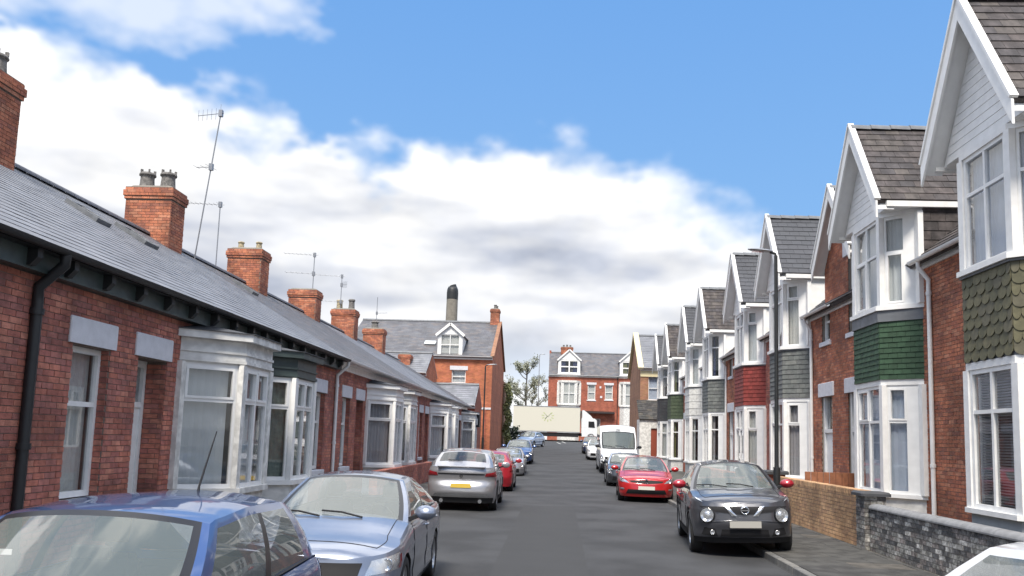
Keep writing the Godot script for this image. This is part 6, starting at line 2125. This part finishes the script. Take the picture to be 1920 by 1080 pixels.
	bush("evergreen_shrub", "small dark evergreen shrub at the foot of ivy-covered wall", "shrub", Vector3(-4.3, ground_y(84), -86.0), Vector3(1.1, 2.0, 1.1), 700, 0.12, 32, M.leaf_dark)
	tree("bare-limbed tree with thin pale leaves standing across the main road", Vector3(-5.0, ground_y(132), -132.0), 13.6, 4.6, 6500, 77)

func _ready() -> void:
	rng.seed = 4242
	make_camera()
	make_materials()
	make_light()
	mk("leaf_dark", lin(0.02, 0.04, 0.025), 0.7)
	make_ground()

	# low terrace on the west side, from the camera away
	cottage(2.6, 9.27, true, {"label": "brick cottage up to the black downpipe, one pale lintel showing", "detail": 1, "singles": 120, "slates": 60, "slate": "slate", "black_eaves": true})
	cottage(9.27, 15.94, false, {"label": "brick cottage with black downpipe, two pale lintels and white-blinded bay", "detail": 1, "singles": 300, "slates": 220, "slate": "slate", "black_eaves": true, "pipe": "black_paint", "skylights": [[5.9, 3.55, 0.5, 0.75]], "chimneys": [[5.05, 8.2, 0.75, 1.0, [[0.0, -0.22, 0.36, 0.16, "pot", 1], [0.0, 0.24, 0.34, 0.16, "pot", 1]], 40]]})
	cottage(15.94, 22.6, true, {"label": "brick cottage whose bay has green curtains behind dark eaves", "detail": 1, "singles": 120, "slates": 60, "slate": "slate", "black_eaves": true, "blind": "curtain_green", "bkind": "net", "bay": "white", "head": "green_paint", "skylights": [[1.2, 3.6, 0.6, 0.8]], "chimneys": [[5.2, 8.06, 0.8, 1.2, [[0.0, -0.28, 0.42, 0.19, "pot", 1], [0.0, 0.28, 0.42, 0.19, "pot", 1]], 100]]})
	cottage(22.6, 29.27, false, {"label": "brick cottage with white downpipe, white gutter and grey-curtained bay", "detail": 1, "singles": 60, "slate": "slate_old", "pipe": "white", "blind": "curtain_grey", "bkind": "net", "bay": "white", "chimneys": [[5.3, 7.98, 0.8, 1.15, [[0.0, -0.3, 0.26, 0.10, "pot_buff"], [0.0, 0.32, 0.26, 0.10, "pot_buff"]], 60]], "skylights": [[1.6, 3.9, 0.5, 0.7]]})
	cottage(29.27, 35.93, true, {"label": "brick cottage with near-black door and weathered white bay under dark slates", "detail": 1, "singles": 0, "slate": "slate_old", "blind": "curtain_pale", "bkind": "net", "bay": "white_old", "chimneys": [[5.2, 7.76, 0.8, 1.15, [], 30]], "door": "door_dark"})
	cottage(35.93, 42.6, false, {"label": "brick cottage with bright white bay below a pale slate roof", "detail": 1, "singles": 0, "slate": "slate_pale", "blind": "blind", "bay": "white", "chimneys": [[5.2, 7.96, 0.8, 1.15, [[0.0, -0.3, 0.45, 0.15, "pot_buff"], [0.0, 0.3, 0.5, 0.15, "pot"]], 20]]})
	cottage(42.6, 49.27, true, {"label": "brick cottage with white bay and tall sooty pots near the row's end", "detail": 0, "slate": "slate_pale", "blind": "blind", "bay": "white", "chimneys": [[5.4, 7.9, 0.8, 1.15, [[0.0, 0.0, 0.4, 0.2, "pot"]], 0]]})
	cottage(49.27, 55.9, false, {"label": "last brick cottage of the low row, against the slate-roofed outhouse", "detail": 0, "slate": "slate_old", "blind": "curtain_grey", "bkind": "net", "bay": "white_old"})

	# tall terrace on the east side
	gabled_house(10.0, 16.66, 13.97, {"label": "gabled house with olive fish-scale tiles and small-paned white bay windows", "detail": 1, "singles": 200, "door": 11.2, "hung": "hung_olive", "fish": true, "hung_w": 0.26, "hung_g": 0.165, "hung_singles": 90, "roof": "tile_brown", "roof_singles": 220, "apex": 9.5, "cheek": "tile", "plinth": "render_blue", "brick": "brick_orange",
		"lower": {"tran": [0.69], "blind": "curtain_grey", "bkind": "venetian", "fw": 0.075}, "upper": {"tran": [0.66], "blind": "blind_blue", "bkind": "net", "fw": 0.07}})
	gabled_house(16.66, 23.3, 19.35, {"label": "gabled house with bottle-green tiled apron and a brick gable over its door", "detail": 1, "singles": 260, "door": 22.1, "hung": "hung_green", "lead_band": 0.24, "hung_w": 0.17, "hung_g": 0.11, "hung_singles": 90, "roof": "tile_brown", "roof_singles": 220, "cheek": "tile", "porch_gable": true, "pipes": [17.5], "brick": "brick_orange",
		"lower": {"tran": [0.66], "open": [[0, 1]], "blind": "blind_blue", "bkind": "vertical"}, "upper": {"tran": [0.60], "open": [[0, 0]], "blind": "blind", "bkind": "net"}, "plinth": "white_old"})
	gabled_house(23.3, 30.0, 27.28, {"label": "gabled house with grey shingled apron and smooth blue-black roof", "detail": 1, "singles": 80, "door": 24.35, "hung": "hung_grey", "hung_w": 0.2, "hung_g": 0.14, "hung_singles": 60, "roof": "tile_slate", "roof_singles": 60, "pipes": [25.6], "brick": "brick_orange",
		"lower": {"tran": [0.70], "open": [[0, 1]], "blind": "curtain_grey", "bkind": "net"}, "upper": {"tran": [0.74], "open": [[0, 1]], "blind": "curtain_pale", "bkind": "net"}, "plinth": "white_old"})
	gabled_house(30.0, 36.5, 32.8, {"label": "gabled house with brick-red tiled apron between grey-shingled neighbours", "detail": 1, "singles": 0, "alarm": true, "door": 35.6, "hung": "hung_red", "hung_w": 0.2, "hung_g": 0.14, "hung_singles": 40, "roof": "tile_slate", "roof_singles": 40, "brick": "brick_red",
		"lower": {"tran": [0.66], "open": [[0, 1]], "blind": "curtain_pale", "bkind": "net"}, "upper": {"tran": [0.74], "open": [[0, 1]], "blind": "blind", "bkind": "vertical"}, "plinth": "white_old"})
	gabled_house(36.5, 43.1, 40.3, {"label": "gabled house with grey shingled apron and navy curtains upstairs", "detail": 1, "singles": 0, "door": 37.6, "hung": "hung_grey", "hung_w": 0.22, "hung_g": 0.16, "roof": "tile_brown", "pipes": [38.5], "brick": "brick_orange",
		"lower": {"tran": [0.70], "blind": "curtain_grey", "bkind": "curtain"}, "upper": {"tran": [0.70], "blind": "curtain_navy", "bkind": "curtain"}, "plinth": "white_old"})
	gabled_house(43.1, 49.7, 45.9, {"label": "gabled house with plain white apron between grey and green ones", "detail": 0, "door": 48.8, "hung": "hung_white", "hung_w": 0.5, "hung_g": 0.3, "roof": "tile_slate",
		"lower": {"tran": [0.70], "blind": "curtain_pale", "bkind": "curtain"}, "upper": {"tran": [0.70], "blind": "blind", "bkind": "vertical"}, "plinth": "white_old"})
	gabled_house(49.7, 56.4, 53.2, {"label": "gabled house with moss-green tiled apron near the end of the tall row", "detail": 0, "door": 50.8, "hung": "hung_green2", "hung_w": 0.3, "hung_g": 0.2, "roof": "tile_brown",
		"lower": {"tran": [0.70], "blind": "curtain_olive", "bkind": "curtain"}, "upper": {"tran": [0.70], "blind": "curtain_olive", "bkind": "curtain"}, "plinth": "white_old"})
	gabled_house(56.4, 62.6, 58.7, {"label": "last gabled house of the tall row, its apron nearly black", "detail": 0, "door": 61.4, "hung": "hung_dark", "hung_w": 0.3, "hung_g": 0.2, "roof": "tile_slate", "far_brick": "brick_far_brown",
		"lower": {"tran": [0.70], "blind": "curtain_pale", "bkind": "net"}, "upper": {"tran": [0.70], "blind": "curtain_grey", "bkind": "curtain"}, "plinth": "white_old"})

	far_buildings()

	# garden walls
	garden_wall("garden_wall", "mottled grey brick garden wall with rounded stone coping", 5.75, 6.5, 16.2, 0.86, "brick_grey", "round", 300, -1.0)
	garden_wall("garden_wall", "buff brick garden wall with brick-on-edge coping", 5.75, 16.75, 23.2, 1.06, "brick_buff", "edge", 220, -1.0)
	garden_wall("garden_wall", "red brick garden wall outside the grey-shingled house", 5.75, 24.6, 30.0, 0.95, "brick_orange", "edge", 0, -1.0)
	garden_wall("garden_wall", "red brick garden wall outside the house with red apron", 5.75, 30.3, 35.2, 0.95, "brick_red", "edge", 0, -1.0)
	garden_wall("garden_wall", "dark red brick wall in front of the curtained cottage bays", -5.02, 24.0, 34.5, 0.78, "brick_red", "edge", 60, 1.0)
	garden_wall("garden_wall", "dark red brick wall in front of the cottage with pale slates", -5.02, 36.8, 48.0, 0.78, "brick_red", "edge", 0, 1.0)
	var gp := thing("gate_pier", "black-capped brick pier where the grey and buff garden walls meet", "pier", Vector3(5.86, 0.08, -16.48))
	var gc := part(gp, "shaft", MB.new().box(Vector3(-0.19, -0.1, -0.22), Vector3(0.19, 0.98, 0.22)), M.mortar)
	bricks(gc, Transform3D(Basis.IDENTITY, Vector3(-0.19, 0, 0.22)), 0.0, 0.38, 0.01, 0.98, [], "brick_grey", 20)
	bricks(gc, frame_of(Vector3(-0.19, 0, -0.22), Vector3(0, 0, 1), Vector3.UP), 0.0, 0.44, 0.01, 0.98, [], "brick_grey", 20)
	part(gp, "cap", MB.new().cbox(Vector3(-0.27, 0.98, -0.30), Vector3(0.27, 1.06, 0.30), 0.03), M.lead_dark)
	gp = thing("gate_pier", "dark-capped pier at the far end of the buff garden wall", "pier", Vector3(5.86, 0.08, -23.55))
	part(gp, "shaft", MB.new().box(Vector3(-0.22, -0.1, -0.22), Vector3(0.22, 1.1, 0.22)), M.brick_far)
	part(gp, "cap", MB.new().cbox(Vector3(-0.3, 1.1, -0.30), Vector3(0.3, 1.2, 0.30), 0.03), M.lead_dark)
	# low timber fence in the yard of the green-aproned house
	gp = thing("yard_fence", "low rust-brown timber fence in the yard behind the buff wall", "fence", Vector3(6.1, 0.08, -21.6))
	for k in 8: part(gp, "plank", MB.new().cbox(Vector3(k * 0.15, 0, -0.012), Vector3(k * 0.15 + 0.14, 1.25, 0.012), 0.005), M.wood_fence)
	part(gp, "rail", MB.new().box(Vector3(0, 0.9, -0.05), Vector3(1.19, 0.98, -0.013)), M.wood_fence)

	street_lamp("black street lamp with flat grey head, rising behind the buff garden wall", Vector3(5.42, 0.11, -21.6), 6.62, 0.62, M.black_paint)
	street_lamp("slim dark street lamp leaning its arm over the road by the orange corner house", Vector3(-5.0, ground_y(57.8) + 0.1, -57.6), 6.1, 0.7, M.black_paint, PI)
	street_lamp("tall pale lamp column beyond the lorry, across the main road", Vector3(-3.0, ground_y(128) , -128.0), 12.6, 0.8, M.steel, PI)

	# television aerials
	aerial("bare upright aerial mast on the sooty stack nearest the black downpipe", Vector3(-10.72, 8.19, -14.33), 1.35, 0.12, [])
	aerial("leaning aerial mast with two short booms beside the big two-pot stack", Vector3(-9.72, 6.35, -21.72), 4.05, 0.42, [[0.99, 0.8, PI + 0.35, 6, true], [0.62, 0.45, PI + 0.2, 3, false]])
	aerial("aerial with one long boom behind the two-pot stack", Vector3(-11.1, 6.2, -26.4), 3.0, 0.0, [[0.97, 1.1, PI, 8, false]])
	aerial("double-boomed aerial on the stack without pots", Vector3(-10.35, 7.74, -34.6), 1.6, 0.0, [[0.95, 1.3, PI, 8, false], [0.45, 1.2, PI, 6, false]])
	aerial("aerial with dense stack of rods over the buff-potted chimney", Vector3(-10.8, 7.94, -40.9), 1.7, 0.0, [[0.95, 1.4, PI, 6, false], [0.7, 0.3, 0.3, 8, true], [0.2, 1.0, PI, 5, false]])
	aerial("thin plain aerial rod towards the far end of the cottage ridge", Vector3(-10.6, 7.88, -48.3), 1.9, 0.0, [[0.5, 0.6, 0.0, 4, false]])
	# lantern sign on the last cottage
	var ls := thing("wall_lantern", "square black lantern with a white pane on the last cottage wall", "lantern", Vector3(-5.98, 2.9, -55.2), PI / 2)
	part(ls, "bracket", MB.new().box(Vector3(-0.04, 0.5, 0.0), Vector3(0.04, 0.6, 0.75)), M.black_paint)
	part(ls, "case", MB.new().cbox(Vector3(-0.3, -0.35, 0.3), Vector3(0.3, 0.5, 0.95), 0.05), M.black_paint)
	part(ls, "lantern_pane", MB.new().box(Vector3(-0.31, -0.2, 0.42), Vector3(-0.301, 0.2, 0.85)), M.white)

	parked_cars()
	lorry()
